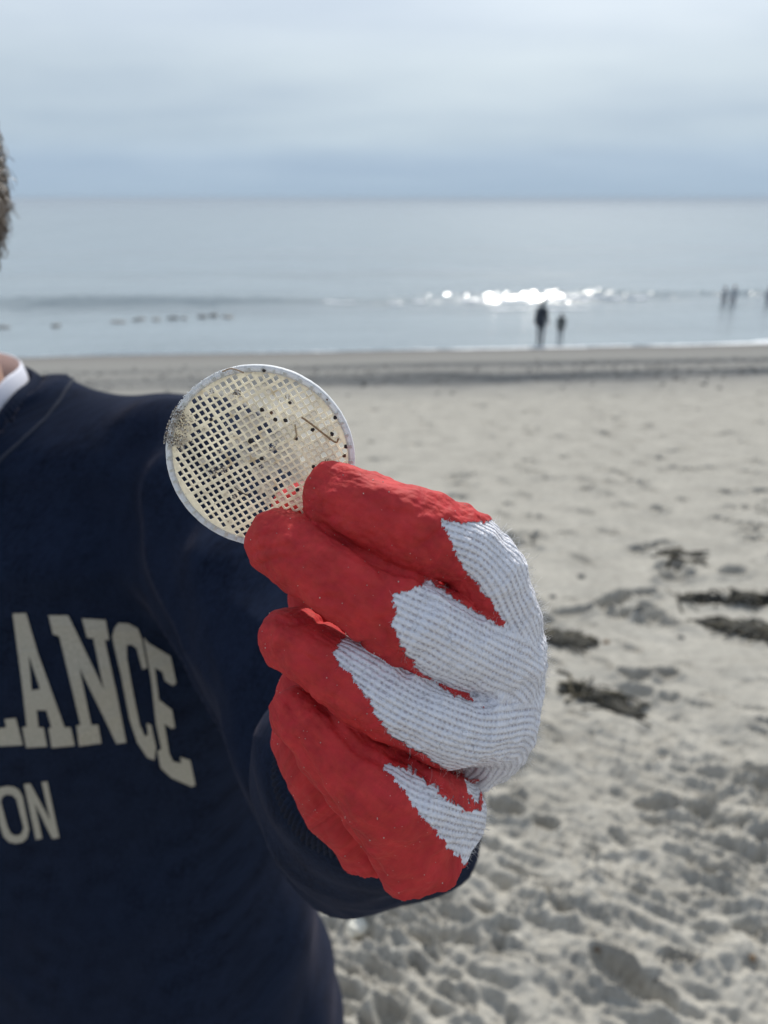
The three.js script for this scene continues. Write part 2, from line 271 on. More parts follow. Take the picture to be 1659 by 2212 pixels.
// ---------------------------------------------------------------- people far off at the water
function farPerson(px, pyFeet, heightPx, o) {
  const dir = ray(px, pyFeet), depthY = o.sink ?? 0, t = (SEA + 0.02 - EYE.y) / dir.y, p = dir.clone().multiplyScalar(t).add(EYE), H = heightPx * t / F + depthY, k = H / 1.75;
  const root = thing('person', o.label, 'person', V(p.x, SEA - depthY, p.z));
  root.rotation.y = o.turn ?? 0;
  const h = 0.022 * k, pt = (x, y, z) => V(x * k, y * k, z * k);
  const legs = [-1, 1].map((s) => [[pt(s * 0.09, 0.88, 0), 0.085 * k], [pt(s * 0.1, 0.48, 0.02), 0.065 * k], [pt(s * (o.stride ?? 0.11), 0.08, s * 0.06), 0.05 * k]]);
  const feet = [-1, 1].map((s) => capOf(pt(s * (o.stride ?? 0.11), 0.04, s * 0.06 - 0.04), 0.04 * k, pt(s * (o.stride ?? 0.11) * 1.1, 0.035, s * 0.06 + 0.14), 0.035 * k));
  const legSeg = legs.map((l) => spline(l, 6));
  const arms = [-1, 1].map((s) => spline([[pt(s * 0.19, 1.40, 0), 0.06 * k], [pt(s * 0.25, 1.12, -0.01), 0.048 * k], [pt(s * (o.arm ?? 0.24), 0.86, 0.08), 0.04 * k]], 6));
  const hands = [-1, 1].map((s) => capOf(pt(s * (o.arm ?? 0.24), 0.82, 0.10), 0.03 * k, pt(s * (o.arm ?? 0.24), 0.74, 0.12), 0.026 * k));
  const head = [0, 1.64 * k, 0.01 * k];
  const body = (q) => { let d = ell(q, head, [0.075 * k, 0.105 * k, 0.09 * k]); d = smin(d, cap(q, capOf(pt(0, 1.4, 0), 0.055 * k, pt(0, 1.58, 0), 0.05 * k)), 0.03); d = smin(d, ell(q, [0, 1.62 * k, 0.1 * k], [0.014 * k, 0.02 * k, 0.018 * k]), 0.01); for (const s of hands) d = smin(d, cap(q, s), 0.01); d = smin(d, cap(q, capOf(pt(0, 1.38, 0), 0.07 * k, pt(0, 0.9, 0), 0.09 * k)), 0.03); for (const a of arms) d = smin(d, chainDist(q, a) + 0.022 * k, 0.02); d = smin(d, cap(q, capOf(pt(-0.15, 1.37, 0), 0.035 * k, pt(0.15, 1.37, 0), 0.035 * k)), 0.03); return d; };
  const coat = (q) => { let d = cap(q, capOf(pt(0, 1.36, 0), 0.15 * k, pt(0, 0.86, -0.01), (o.wide ?? 0.16) * k)); d = smin(d, cap(q, capOf(pt(-0.16, 1.4, 0), 0.07 * k, pt(0.16, 1.4, 0), 0.07 * k)), 0.06); for (const a of arms) d = smin(d, chainDist(q, a), 0.03); if (o.hood) d = smin(d, ell(q, [0, 1.64 * k, -0.03 * k], [0.1 * k, 0.13 * k, 0.1 * k]), 0.04); return d + 0.006 * noise(q[0] * 14, q[1] * 14, q[2] * 14); };
  const trou = (q) => Math.min(chainDist(q, legSeg[0]), chainDist(q, legSeg[1]));
  const hair = (q) => Math.max(ell(q, [0, 1.665 * k, -0.012 * k], [0.088 * k, 0.11 * k, 0.10 * k]), q[2] - (0.045 + 0.25 * (q[1] / k - 1.66)) * k);
  const box = (a, b) => [[-0.42 * k, a * k, -0.35 * k], [0.42 * k, b * k, 0.35 * k]];
  const skin = mat(0.5, 0.33, 0.25);
  const M = (f, y0, y1) => netsGeo(nets(f, ...box(y0, y1), h));
  mesh('body', M(body, 0.65, 1.85), skin, root); mesh(o.hood ? 'hooded_coat' : 'jacket', M(coat, 0.62, 1.9), mat(...o.coat), root); mesh('trousers', M(trou, 0, 1.05), mat(...o.legs), root);
  for (const f of feet) mesh('shoe', M((q) => cap(q, f), -0.05, 0.2), mat(0.04, 0.04, 0.045), root); if (!o.hood) mesh('hair', M(hair, 1.45, 1.9), mat(0.05, 0.035, 0.025), root);
  if (o.bag) { const b = mesh('bag', new THREE.SphereGeometry(0.17 * k, 24, 16), mat(0.02, 0.025, 0.035), root); b.scale.set(0.8, 1.1, 0.6); b.position.copy(pt(0.2, 0.93, 0.06)); }
  return root;
}
farPerson(1166, 742, 91, { label: 'adult in dark hooded coat with a bag standing at the water edge', coat: [0.012, 0.018, 0.032], legs: [0.035, 0.04, 0.06], hood: true, bag: true, turn: 2.6, wide: 0.21, arm: 0.29 });
farPerson(1209, 738, 62, { label: 'child in dark jacket and grey trousers standing at the water edge', coat: [0.02, 0.028, 0.03], legs: [0.16, 0.18, 0.2], turn: 2.9, arm: 0.21 });
farPerson(1562, 655, 36, { label: 'left of two small figures wading far out at the right', coat: [0.42, 0.43, 0.45], legs: [0.4, 0.4, 0.42], turn: 0.4, sink: 0.45, wide: 0.08, arm: 0.16 });  // haze of distance put into the pale clothing colours of these three waders
farPerson(1582, 657, 40, { label: 'right of two small figures wading far out, the slightly taller one', coat: [0.38, 0.4, 0.43], legs: [0.4, 0.4, 0.42], turn: -0.6, sink: 0.45, wide: 0.08, arm: 0.16 });
farPerson(1658, 653, 33, { label: 'small figure wading far out at the very right edge of the view', coat: [0.42, 0.43, 0.46], legs: [0.4, 0.4, 0.42], turn: 0.2, sink: 0.45 });

// ---------------------------------------------------------------- weed, shell and pebbles on the sand
const onSand = (px, py) => { const d = ray(px, py); let t = 0.5; for (let i = 0; i < 4000; i++) { const x = d.x * t, y = EYE.y + d.y * t, z = d.z * t; if (y < groundY(x, z)) break; t *= 1.0015; } return { p: d.clone().multiplyScalar(t).add(EYE), u: t / F }; };
function weed(px0, py0, px1, py1, thick, n, label, seed) {
  const r = rng(seed), A = onSand(px0, py0), B = onSand(px1, py1), root = thing('seaweed', label, 'seaweed', A.p.clone().lerp(B.p, 0.5)), u = (A.u + B.u) / 2, parts = [[], []];
  root.position.y = groundY(root.position.x, root.position.z);
  const L = A.p.distanceTo(B.p), dir = B.p.clone().sub(A.p).setY(0).normalize(), side = V(-dir.z, 0, dir.x);
  for (let i = 0; i < n; i++) {
    const t = (r() + 0.35 * (r() - 0.5) - 0.5), c = dir.clone().multiplyScalar(t * L * 0.9).addScaledVector(side, (r() + r() - 1) * thick * u * 1.5 * (1 - 1.5 * t * t)), stray = r() < 0.22, a = (r() - 0.5) * (stray ? 3 : 1.3), len = stray ? 0.12 + 0.2 * r() : 0.05 + 0.12 * r(), pts = [];
    for (let k = 0; k < 5; k++) { const f = (k / 4 - 0.5) * len, q = c.clone().addScaledVector(dir, Math.cos(a) * f).addScaledVector(side, Math.sin(a) * f + (stray ? 0.035 : 0.02) * Math.sin(k * 2 + i)); const wx = root.position.x + q.x, wz = root.position.z + q.z; q.y = groundY(wx, wz) - root.position.y + 0.006 + (0.018 * r() + 0.012 * Math.sin(Math.PI * k / 4)) * (thick / 22) * (1 - 2 * t * t); pts.push(q); }
    const g = new THREE.TubeGeometry(new THREE.CatmullRomCurve3(pts), 10, stray ? 0.003 + 0.003 * r() : 0.004 + 0.006 * r(), 5); parts[r() < 0.75 ? 0 : 1].push(g);
  }
  mesh('fronds', mergeGeometries(parts[0]), mat(0.034, 0.031, 0.022, { roughness: 0.75 }), root).userData.kind = 'stuff';
  mesh('dry_fronds', mergeGeometries(parts[1]), mat(0.085, 0.07, 0.042, { roughness: 0.9 }), root).userData.kind = 'stuff';
}
weed(1495, 1292, 1780, 1306, 20, 210, 'long dark strip of seaweed on the sand, upper one at the right edge', 11);
weed(1550, 1355, 1780, 1395, 22, 200, 'dark seaweed clump on the sand, lower one at the right edge', 12);
weed(1165, 1376, 1258, 1392, 15, 100, 'small brown seaweed clump on the sand just right of the glove knuckles', 13);
weed(1238, 1490, 1362, 1542, 9, 85, 'slanting brown seaweed strand on the sand right of the glove', 14);
weed(1425, 1194, 1522, 1198, 4, 12, 'thin flat wisp of weed on the sand, the farther of two', 15);
weed(1462, 1213, 1528, 1215, 4, 10, 'thin flat wisp of weed on the sand, the nearer of two', 16);
{
  const s = onSand(760, 2003), g = new THREE.SphereGeometry(1, 40, 24), p = g.attributes.position;
  for (let i = 0; i < p.count; i++) { const x = p.getX(i), y = p.getY(i), z = p.getZ(i), k = 1 + 0.06 * Math.sin(16 * Math.atan2(z, x + 0.9)) + 0.05 * noise(x * 3, y * 3, z * 3); p.setXYZ(i, x * k, Math.max(y, -0.2) * k, z * k * (1 - 0.25 * x)); }
  g.computeVertexNormals();
  const o = mesh('shell', g, mat(0.78, 0.75, 0.66, { roughness: 0.6 })); o.position.copy(s.p); o.scale.set(38 * s.u, 20 * s.u, 28 * s.u); tag(o, 'white rounded shell on the sand below the sleeve', 'shell');
  const pebG = [1, 2, 3].map((sd) => { const q = new THREE.IcosahedronGeometry(1, 3), a = q.attributes.position; for (let i = 0; i < a.count; i++) { const x = a.getX(i), y = a.getY(i), z = a.getZ(i), k = 1 + 0.45 * noise(x + sd * 4, y, z); a.setXYZ(i, x * k, y * k * 0.6, z * k); } q.computeVertexNormals(); return q; });
  const dark = mat(0.06, 0.065, 0.065, { roughness: 0.8 }), brown = mat(0.16, 0.105, 0.06, { roughness: 0.8 });
  [[1194, 1290, 14, dark, 'dark bit on the sand beside the glove knuckles'], [1256, 1247, 14, dark, 'dark bit on the pale sand above the small seaweed clump'], [1310, 1388, 13, brown, 'brown pebble between the small seaweed clump and the right edge'], [1625, 2068, 13, brown, 'brown pebble on the trodden sand at lower right'], [1290, 2050, 12, brown, 'brown pebble on the trodden sand right of the sleeve end'], [1470, 1378, 14, dark, 'dark pebble just left of the lower seaweed clump']].forEach(([px, py, w, m, label], i) => {  // first two are just small dark bits set at dark spots
    const q = onSand(px, py), o2 = mesh('pebble', pebG[i % 3], m); o2.position.copy(q.p); o2.scale.setScalar(w * q.u * 0.62); o2.rotation.y = i; tag(o2, label, 'pebble');
  });
}

{ // shell grit on the trodden sand, and the dark shingly litter of the wrack bands: too small and many to count
  const r = rng(61), bit = (x, z, s, c, flat, out) => { const q = new THREE.IcosahedronGeometry(1, 0); q.deleteAttribute('uv'); q.scale(s * (0.7 + 0.6 * r()), s * flat, s * (0.7 + 0.6 * r())); q.rotateY(r() * 6); q.translate(x, groundY(x, z) + s * flat * 0.3, z); q.setAttribute('color', new THREE.BufferAttribute(new Float32Array(q.attributes.position.count * 3).map((_, i) => c[i % 3]), 3)); out.push(q); };
  const A = [], B = [], tones = [[0.10, 0.09, 0.08], [0.06, 0.06, 0.06], [0.20, 0.14, 0.09], [0.7, 0.68, 0.62], [0.3, 0.28, 0.25]];
  for (let i = 0; i < 900; i++) { const s = 0.7 + 5 * r() ** 1.4, x = (r() * 2 - 1) * (0.7 * s + 0.4) + 0.3; bit(x, -s - 0.1 * x, 0.0015 + 0.005 * r() ** 3, tones[Math.floor(r() * 5)], 0.6, A); }
  for (let i = 0; i < 5000; i++) { const s = 12.5 + 11 * r(), x = (r() * 2 - 1) * 14 + 1, k = sstep(14, 15.5, s + 0.8 * noise(x * 0.4, 3)) * sstep(23, 19, s + noise(x * 0.3, 8)); if (r() > 0.08 + 0.9 * k * (0.45 + 0.55 * sstep(-6, 3, x))) continue; bit(x, -s - 0.1 * x, 0.012 + 0.045 * r() ** 3, tones[Math.floor(r() * 2)].map((v) => v * 0.9), 0.5, B); }
  const m = mat(1, 1, 1, { vertexColors: true, roughness: 0.9 });
  mesh('shell_grit', mergeGeometries(A), m).userData.kind = 'stuff'; mesh('wrack_litter', mergeGeometries(B), m).userData.kind = 'stuff';
}
// ---------------------------------------------------------------- the gloved hand (metres, in axes along and across the view, from the eye)
const D0 = 0.230;
const hp = (px, py, dz) => { const d = D0 + dz / 1000; return V((px - 829.5) / F * d, (1106 - py) / F * d, -d); };
const pts = (list) => list.map(([px, py, dz, r]) => [hp(px, py, dz), r / F * (D0 + dz / 1000)]);
const FINGERS = [
  pts([[900, 1640, 78, 88], [1060, 1470, 54, 84], [1096, 1375, 34, 74], [1058, 1280, 16, 92], [1003, 1188, 5, 85], [907, 1150, 0, 92], [822, 1115, -1, 86], [765, 1093, 0, 80], [724, 1075, 2, 74]]),
  pts([[880, 1680, 78, 85], [1050, 1520, 54, 86], [1084, 1446, 32, 84], [1000, 1396, 12, 95], [888, 1337, 0, 101], [790, 1290, -4, 84], [715, 1243, -3, 82], [660, 1207, 0, 79], [609, 1174, 4, 75]]),
  pts([[860, 1720, 78, 80], [1030, 1620, 54, 84], [1068, 1562, 34, 86], [975, 1566, 13, 88], [845, 1515, 2, 86], [770, 1470, 0, 80], [710, 1430, 2, 74], [660, 1400, 5, 70], [625, 1379, 8, 67]]),
  pts([[830, 1740, 74, 75], [960, 1770, 48, 76], [982, 1760, 32, 74], [915, 1742, 15, 84], [820, 1705, 5, 84], [757, 1650, 5, 78], [702, 1596, 7, 70], [645, 1542, 11, 61]]),
].map((p, i) => ({ pts: p, segs: spline(p, 22) }));
const hypo = spline(pts([[800, 1690, 10, 84], [850, 1760, 12, 90], [905, 1845, 20, 92], [955, 1960, 30, 98]]), 10);
const thenar = spline(pts([[700, 1520, 32, 90], [688, 1600, 30, 92], [718, 1690, 31, 88], [800, 1800, 36, 84], [900, 1920, 42, 84]]), 12);
const thumb = spline(pts([[700, 1520, 36, 92], [722, 1420, 38, 92], [714, 1310, 35, 90], [700, 1225, 32, 78], [670, 1150, 29, 69], [648, 1108, 26, 62]]), 12);
const palm = spline(pts([[985, 1330, 52, 108], [940, 1430, 54, 122], [900, 1560, 58, 125], [850, 1720, 62, 115]]), 6);
const wrist = spline(pts([[850, 1720, 62, 115], [775, 1650, 90, 170]]), 3);
const cutA = hp(838, 1936, 15), cutB = hp(1000, 1882, 15);
const cutN = V(-(cutB.y - cutA.y), cutB.x - cutA.x, 0).normalize().negate();        // away from the fingers
cutN.z = -0.25; cutN.normalize();
const CREASES = [];                                                                   // [capsules, depth, width]
function gloveSdf(p) {
  let d = chainDist(p, FINGERS[0].segs);
  const kw = 0.0010 + 0.0075 * sstep(0.028, 0.038, p[0]);                             // the knit stretches across from knuckle to knuckle
  for (let i = 1; i < 4; i++) d = smin(d, chainDist(p, FINGERS[i].segs), kw);
  d = smin(d, chainDist(p, hypo), 0.007);
  const back = smin(smin(chainDist(p, thenar), chainDist(p, thumb), 0.006), chainDist(p, palm), 0.012);
  d = smin(d, back, 0.0025);
  const x = p[0] * 1000, y = p[1] * 1000, z = p[2] * 1000;
  d += 0.0014 * noise(x * 0.07, y * 0.07, z * 0.07) + 0.0009 * noise(x * 0.15, y * 0.15, z * 0.15) - 0.0006 * (0.3 - Math.abs(noise(x * 0.13 + 4, y * 0.13, z * 0.13))) + 0.00036 * noise(x * 0.42, y * 0.42, z * 0.42) ;
  for (const [segs, depth, width] of CREASES) { const e = chainDist(p, segs); if (e < width * 2.5) d += depth * Math.exp(-(e * e) / (width * width)); }
  const cut = (p[0] - cutA.x) * cutN.x + (p[1] - cutA.y) * cutN.y + (p[2] - cutA.z) * cutN.z + 0.0012 * noise(x * 0.3, y * 0.3, 1);
  return Math.max(d, cut);
}
{ // folds of the rubber, laid on the surface
  const surf = (px, py) => { const d = hp(px, py, -30).normalize(), a = [0, 0, 0]; let t = 0.19; for (let i = 0; i < 200; i++) { a[0] = d.x * t; a[1] = d.y * t; a[2] = d.z * t; const e = gloveSdf(a); if (e < 0.0001 || t > 0.34) break; t += e * 0.8; } return V(...a); };
  const made = [[[770, 1188], [800, 1212], [828, 1245], [846, 1288]], [[545, 1196], [580, 1184], [622, 1178]], [[552, 1222], [600, 1206], [648, 1204]], [[556, 1160], [590, 1150], [625, 1152]], [[668, 1050], [690, 1080], [694, 1118]], [[790, 1070], [830, 1100], [890, 1115]], [[600, 1340], [640, 1350], [690, 1345]], [[600, 1400], [650, 1412], [700, 1446], [740, 1490]],
    [[640, 1600], [690, 1690], [750, 1780], [830, 1890]], [[625, 1520], [650, 1570], [700, 1620]], [[720, 1560], [780, 1625], [830, 1650]], [[760, 1700], [830, 1790], [890, 1880]], [[900, 1180], [935, 1160], [970, 1120]], [[820, 1340], [850, 1400], [900, 1450]], [[660, 1490], [700, 1530], [740, 1590]], [[705, 1290], [740, 1300], [790, 1350]]].map((l, i) => [spline(l.map(([x, y]) => [surf(x, y), 0]), 8), 1.7 * [0.0011, 0.0005, 0.0005, 0.0004, 0.0005, 0.0005, 0.0005, 0.0005, 0.0009, 0.0006, 0.0007, 0.0004, 0.0004, 0.0005, 0.0006, 0.0005][i], [0.0012, 0.0009, 0.0009, 0.0009, 0.001, 0.0014, 0.001, 0.0012, 0.0014, 0.0012, 0.0014, 0.0018, 0.001, 0.0014, 0.0012, 0.0012][i]]);
  for (const [l, depth, width] of [[[[696, 1136], [740, 1165], [800, 1212], [850, 1232], [930, 1262], [990, 1300], [1040, 1330]], 0.0024, 0.0013], [[[860, 1412], [905, 1450], [960, 1488], [1025, 1520]], 0.0012, 0.0012], [[[840, 1628], [880, 1645], [930, 1680], [990, 1730]], 0.0020, 0.0013], [[[690, 1340], [740, 1362], [800, 1388], [850, 1412]], 0.0012, 0.0012]]) made.push([spline(l.map(([x, y]) => [surf(x, y), 0]), 12), depth, width]);
  CREASES.push(...made);
}
// person (origin on the sand below the neck) -------------------------------------------------
const person = thing('person', 'person in navy lettered sweatshirt and red and white glove, holding up a disc', 'person', V(-0.29, groundY(-0.29, -0.58), -0.58));
const glove = new THREE.Group(); glove.name = 'glove'; person.add(glove);
glove.position.copy(EYE).sub(person.position); glove.rotation.x = PITCH;              // the hand's axes
{
  const h = 0.00058, R = nets(gloveSdf, [-0.045, -0.125, -0.33], [0.062, 0.022, -0.212], h), nv = R.pos.length / 3;
  // each finger's own length and girth coordinates
  const axes = FINGERS.map((f) => {
    const c = new THREE.CatmullRomCurve3(f.pts.map((q) => q[0]), false, 'centripetal'), N = 70, P = c.getSpacedPoints(N), fr = c.computeFrenetFrames(N), len = c.getLength();
    return { P, T: fr.tangents, Nn: fr.normals, Bn: fr.binormals, len, N };
  });
  const chain = new Uint8Array(nv), U = new Float32Array(nv), Vv = new Float32Array(nv), p = [0, 0, 0], q = new THREE.Vector3(), w = new THREE.Vector3();
  const coord = (f, v) => {
    const A = axes[f]; q.set(R.pos[3 * v], R.pos[3 * v + 1], R.pos[3 * v + 2]); let b = 0, bd = 1e9;
    for (let i = 0; i <= A.N; i++) { const d = q.distanceToSquared(A.P[i]); if (d < bd) { bd = d; b = i; } }
    w.copy(q).sub(A.P[b]); const s = clamp(w.dot(A.T[b]), -0.004, 0.004);
    return [Math.atan2(w.dot(A.Bn[b]), w.dot(A.Nn[b])), b / A.N * A.len + s];
  };
  const white = new Float32Array(nv);
  // where the dip ends on each finger: outlines of the bare knit, laid on the hand's front
  const hit = (px, py) => { const d = hp(px, py, -30).normalize(); let t = 0.19; const a = [0, 0, 0]; for (let i = 0; i < 200; i++) { a[0] = d.x * t; a[1] = d.y * t; a[2] = d.z * t; const e = gloveSdf(a); if (e < 0.0001 || t > 0.34) break; t += e * 0.8; } return t > 0.3 ? [d.x * 0.262, d.y * 0.262] : [a[0], a[1]]; };
  const KNIT = [
    [[945, 1122], [1000, 1132], [1055, 1128], [1100, 1080], [1300, 1300], [1300, 1420], [1130, 1420], [1098, 1370], [1086, 1340], [1062, 1300], [1035, 1266], [1000, 1225], [975, 1170]],
    [[925, 1255], [880, 1275], [845, 1282], [855, 1318], [842, 1345], [862, 1385], [878, 1412], [905, 1446], [945, 1476], [990, 1500], [1035, 1522], [1090, 1545], [1300, 1600], [1300, 1330], [1100, 1360], [1060, 1340], [1000, 1306], [960, 1278]],
    [[755, 1372], [735, 1385], [722, 1412], [745, 1450], [790, 1500], [808, 1540], [850, 1592], [900, 1622], [950, 1652], [990, 1672], [1008, 1700], [1030, 1740], [1300, 1740], [1300, 1480], [1090, 1545], [1035, 1524], [960, 1492], [880, 1425], [800, 1380]],
    [[826, 1655], [862, 1695], [882, 1728], [925, 1780], [960, 1828], [1002, 1868], [1060, 1900], [1300, 1900], [1300, 1540], [1025, 1690], [1012, 1756], [985, 1738], [930, 1695], [880, 1662], [850, 1652]],
  ].map((poly) => poly.map(([x, y]) => hit(x, y)));
  const inside = (poly, x, y) => { let s = false; for (let i = 0, j = poly.length - 1; i < poly.length; j = i++) { const [xi, yi] = poly[i], [xj, yj] = poly[j]; if ((yi > y) !== (yj > y) && x < (xj - xi) * (y - yi) / (yj - yi) + xi) s = !s; } return s; };
  const other = (pp) => Math.min(chainDist(pp, thenar), chainDist(pp, thumb), chainDist(pp, hypo) + 0.004);
  for (let v = 0; v < nv; v++) {
    p[0] = R.pos[3 * v]; p[1] = R.pos[3 * v + 1]; p[2] = R.pos[3 * v + 2];
    let best = 0, bd = 1e9; FINGERS.forEach((f, i) => { const d = chainDist(p, f.segs); if (d < bd) { bd = d; best = i; } });
    chain[v] = best; const [a, l] = coord(best, v); U[v] = a; Vv[v] = l;
    const X = p[0] * 1000, Y = p[1] * 1000, jx = 0.0013 * noise(X * 1.1, Y * 1.1, 1) + 0.0010 * noise(X * 0.35, Y * 0.35, 4), jy = 0.0011 * noise(X * 1.1, Y * 1.1, 2) + 0.0006 * noise(X * 0.35, Y * 0.35, 6);
    let k = KNIT.some((poly, i) => (i === best || (p[0] > 0.0262)) && inside(poly, p[0] + jx, p[1] + jy));
    if (other(p) < bd - 0.0015 && p[2] < -0.25) k = false;
    if (R.nor[3 * v + 2] < -0.15 && p[0] < 0.024) k = false;
    white[v] = k ? 1 : 0;
  }
  const isKnit = [], I = R.idx, faces = I.length / 3;
  for (let f = 0; f < faces; f++) isKnit.push(white[I[3 * f]] + white[I[3 * f + 1]] + white[I[3 * f + 2]] >= 2);
  // the knit goes on a little way under the dip
  const under = new Uint8Array(nv); for (let f = 0; f < faces; f++) if (isKnit[f]) for (let c = 0; c < 3; c++) under[I[3 * f + c]] = 1;
  const grow = new Uint8Array(under); for (let f = 0; f < faces; f++) if (under[I[3 * f]] || under[I[3 * f + 1]] || under[I[3 * f + 2]]) for (let c = 0; c < 3; c++) grow[I[3 * f + c]] = 1;
  const build = (keep, lift, tu, tv) => {
    const P = [], N = [], T = [];
    for (let f = 0; f < faces; f++) {
      if (!keep(f)) continue;
      const a = [I[3 * f], I[3 * f + 1], I[3 * f + 2]], ch = chain[a[0]];
      const uv = a.map((v) => chain[v] === ch ? [U[v], Vv[v]] : coord(ch, v));
      for (let c = 1; c < 3; c++) { while (uv[c][0] - uv[0][0] > Math.PI) uv[c][0] -= 2 * Math.PI; while (uv[c][0] - uv[0][0] < -Math.PI) uv[c][0] += 2 * Math.PI; }
      a.forEach((v, c) => { const l = lift(v); P.push(R.pos[3 * v] + R.nor[3 * v] * l, R.pos[3 * v + 1] + R.nor[3 * v + 1] * l, R.pos[3 * v + 2] + R.nor[3 * v + 2] * l); N.push(R.nor[3 * v], R.nor[3 * v + 1], R.nor[3 * v + 2]); T.push((uv[c][0] * 0.0118 + ch * 0.0037) / tu, (uv[c][1] + ch * 0.0023) / tv); });
    }
    const g = new THREE.BufferGeometry(); g.setAttribute('position', new THREE.Float32BufferAttribute(P, 3)); g.setAttribute('normal', new THREE.Float32BufferAttribute(N, 3)); g.setAttribute('uv', new THREE.Float32BufferAttribute(T, 2)); return g;
  };
  // jersey stitches: columns of slanting loop legs with holes between
  const NW = 12, NK = 14, jig = rng(77), J = Array.from({ length: NW * NK }, () => [jig() - 0.5, jig() - 0.5, jig()]);
  const ribs = (u, v) => {
    const wi = Math.floor(u * NW), a = u * NW - wi - 0.5, cv = v * NK, r1 = 1 - 4 * a * a;
    let hole = 0;
    for (let k = -1; k <= 1; k++) for (let e = 0; e <= 1; e++) { const ci = Math.floor(cv) + k, j = J[((ci + NK * 4) % NK) * NW + ((wi + e - (a < 0 ? 1 : 0) + NW * 2) % NW)]; if ((e === 1) !== (a >= 0) && (e === 0) !== (a < 0)) continue; const da = (0.5 - Math.abs(a)) / (0.17 + 0.06 * j[0]), dv = (cv - ci - 0.5 + 0.16 * j[1]) / 0.25; hole = Math.max(hole, Math.exp(-da * da - dv * dv) * (0.55 + 0.45 * j[2])); }
    const twist = 0.5 + 0.5 * Math.sin(2 * Math.PI * (cv + 0.9 * Math.abs(a) + 0.25));
    return [clamp(0.25 + 0.5 * r1 + 0.25 * twist * (0.4 + r1) - 0.75 * hole, 0, 1), hole, twist];
  };
  const hb = tex(768, 768, (u, v) => ribs(u, v)[0] * 0.92 + 0.06 * tileNoise(u, v, 60, 2));
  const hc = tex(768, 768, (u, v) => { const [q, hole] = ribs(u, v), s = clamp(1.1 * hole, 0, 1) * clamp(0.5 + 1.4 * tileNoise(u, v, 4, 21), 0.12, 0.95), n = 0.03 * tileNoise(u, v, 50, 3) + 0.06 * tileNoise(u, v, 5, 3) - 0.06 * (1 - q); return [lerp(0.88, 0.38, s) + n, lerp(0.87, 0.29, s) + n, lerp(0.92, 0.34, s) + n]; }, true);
  const knitM = mat(1, 1, 1, { map: hc, bumpMap: hb, bumpScale: 0.00065, roughness: 0.95, sheen: 0.4, sheenRoughness: 0.7, sheenColor: new THREE.Color(1, 1, 1) });
  mesh('knit', build((f) => isKnit[f] || (grow[I[3 * f]] && grow[I[3 * f + 1]] && grow[I[3 * f + 2]]), (v) => white[v] ? 0 : -0.0001, NW * 0.0019, NK * 0.00165), knitM, glove);
  const wr = (u, v) => 0.5 + 0.07 * Math.sin(2 * Math.PI * (16 * u + 1.2 * tileNoise(u, v, 5, 11))) * (0.6 + 1.2 * tileNoise(u, v, 4, 12)) + 0.32 * tileNoise(u, v, 9, 1) + 0.35 * (0.5 - Math.abs(tileNoise(u, v, 16, 5))) * 0.8 + 0.16 * tileNoise(u, v, 34, 6) + 0.05 * tileNoise(u, v, 80, 7);
  const rb = tex(512, 512, wr);
  const rc = tex(512, 512, (u, v) => { const k = 1 + 0.4 * tileNoise(u, v, 5, 8) + 0.22 * tileNoise(u, v, 18, 9) + 0.1 * tileNoise(u, v, 70, 2); return [0.53 * k, 0.039 * k + 0.012 * tileNoise(u, v, 12, 4), 0.040 * k]; }, true);
  mesh('dipped_coating', build((f) => !isKnit[f], (v) => 0.00025 + 0.0001 * noise(R.pos[3 * v] * 700, R.pos[3 * v + 1] * 700, R.pos[3 * v + 2] * 700), 0.034, 0.034), mat(1, 1, 1, { map: rc, bumpMap: rb, bumpScale: 0.0007, roughness: 0.68, specularIntensity: 0.4 }), glove);
  { // sand that sticks to the rubber
    const rs = rng(41), gg = [], cf = []; for (let f = 0; f < faces; f++) if (!isKnit[f] && R.nor[3 * I[3 * f] + 2] > 0) cf.push(f);
    for (let i = 0; i < 260; i++) { const v = I[3 * cf[Math.floor(rs() * cf.length)]], q = new THREE.IcosahedronGeometry(0.00008 + 0.00016 * rs() ** 2, 0), k = 0.3 + 0.5 * rs(); q.deleteAttribute('uv'); q.translate(R.pos[3 * v] + R.nor[3 * v] * 0.0003, R.pos[3 * v + 1] + R.nor[3 * v + 1] * 0.0003, R.pos[3 * v + 2] + R.nor[3 * v + 2] * 0.0003); q.setAttribute('color', new THREE.BufferAttribute(new Float32Array(q.attributes.position.count * 3).map((_, c) => k * [1, 0.93, 0.82][c % 3]), 3)); gg.push(q); }
    mesh('stuck_sand', mergeGeometries(gg), mat(1, 1, 1, { vertexColors: true, roughness: 0.8 }), glove).userData.kind = 'stuff';
  }
  // fine cotton fuzz standing off the knit
  const r = rng(9), fz = [], fp = [], fn = [];
  const kf = []; for (let f = 0; f < faces; f++) if (isKnit[f]) kf.push(f);
  for (let i = 0; i < 9500; i++) {
    const v = I[3 * kf[Math.floor(r() * kf.length)]], n = V(R.nor[3 * v], R.nor[3 * v + 1], R.nor[3 * v + 2]), o = V(R.pos[3 * v], R.pos[3 * v + 1], R.pos[3 * v + 2]);
    const d1 = n.clone().addScaledVector(V(r() - 0.5, r() - 0.5, r() - 0.5), 1.6).normalize(), d2 = d1.clone().addScaledVector(V(r() - 0.5, r() - 0.5, r() - 0.5), 1.4).normalize(), L = 0.0005 + 0.0012 * r() + (r() < 0.06 ? 0.0012 : 0), s = V(r() - 0.5, r() - 0.5, r() - 0.5).cross(d1).normalize().multiplyScalar(0.000028);
    const a = o.clone(), b = o.clone().addScaledVector(d1, L), c = b.clone().addScaledVector(d2, L * 0.8);
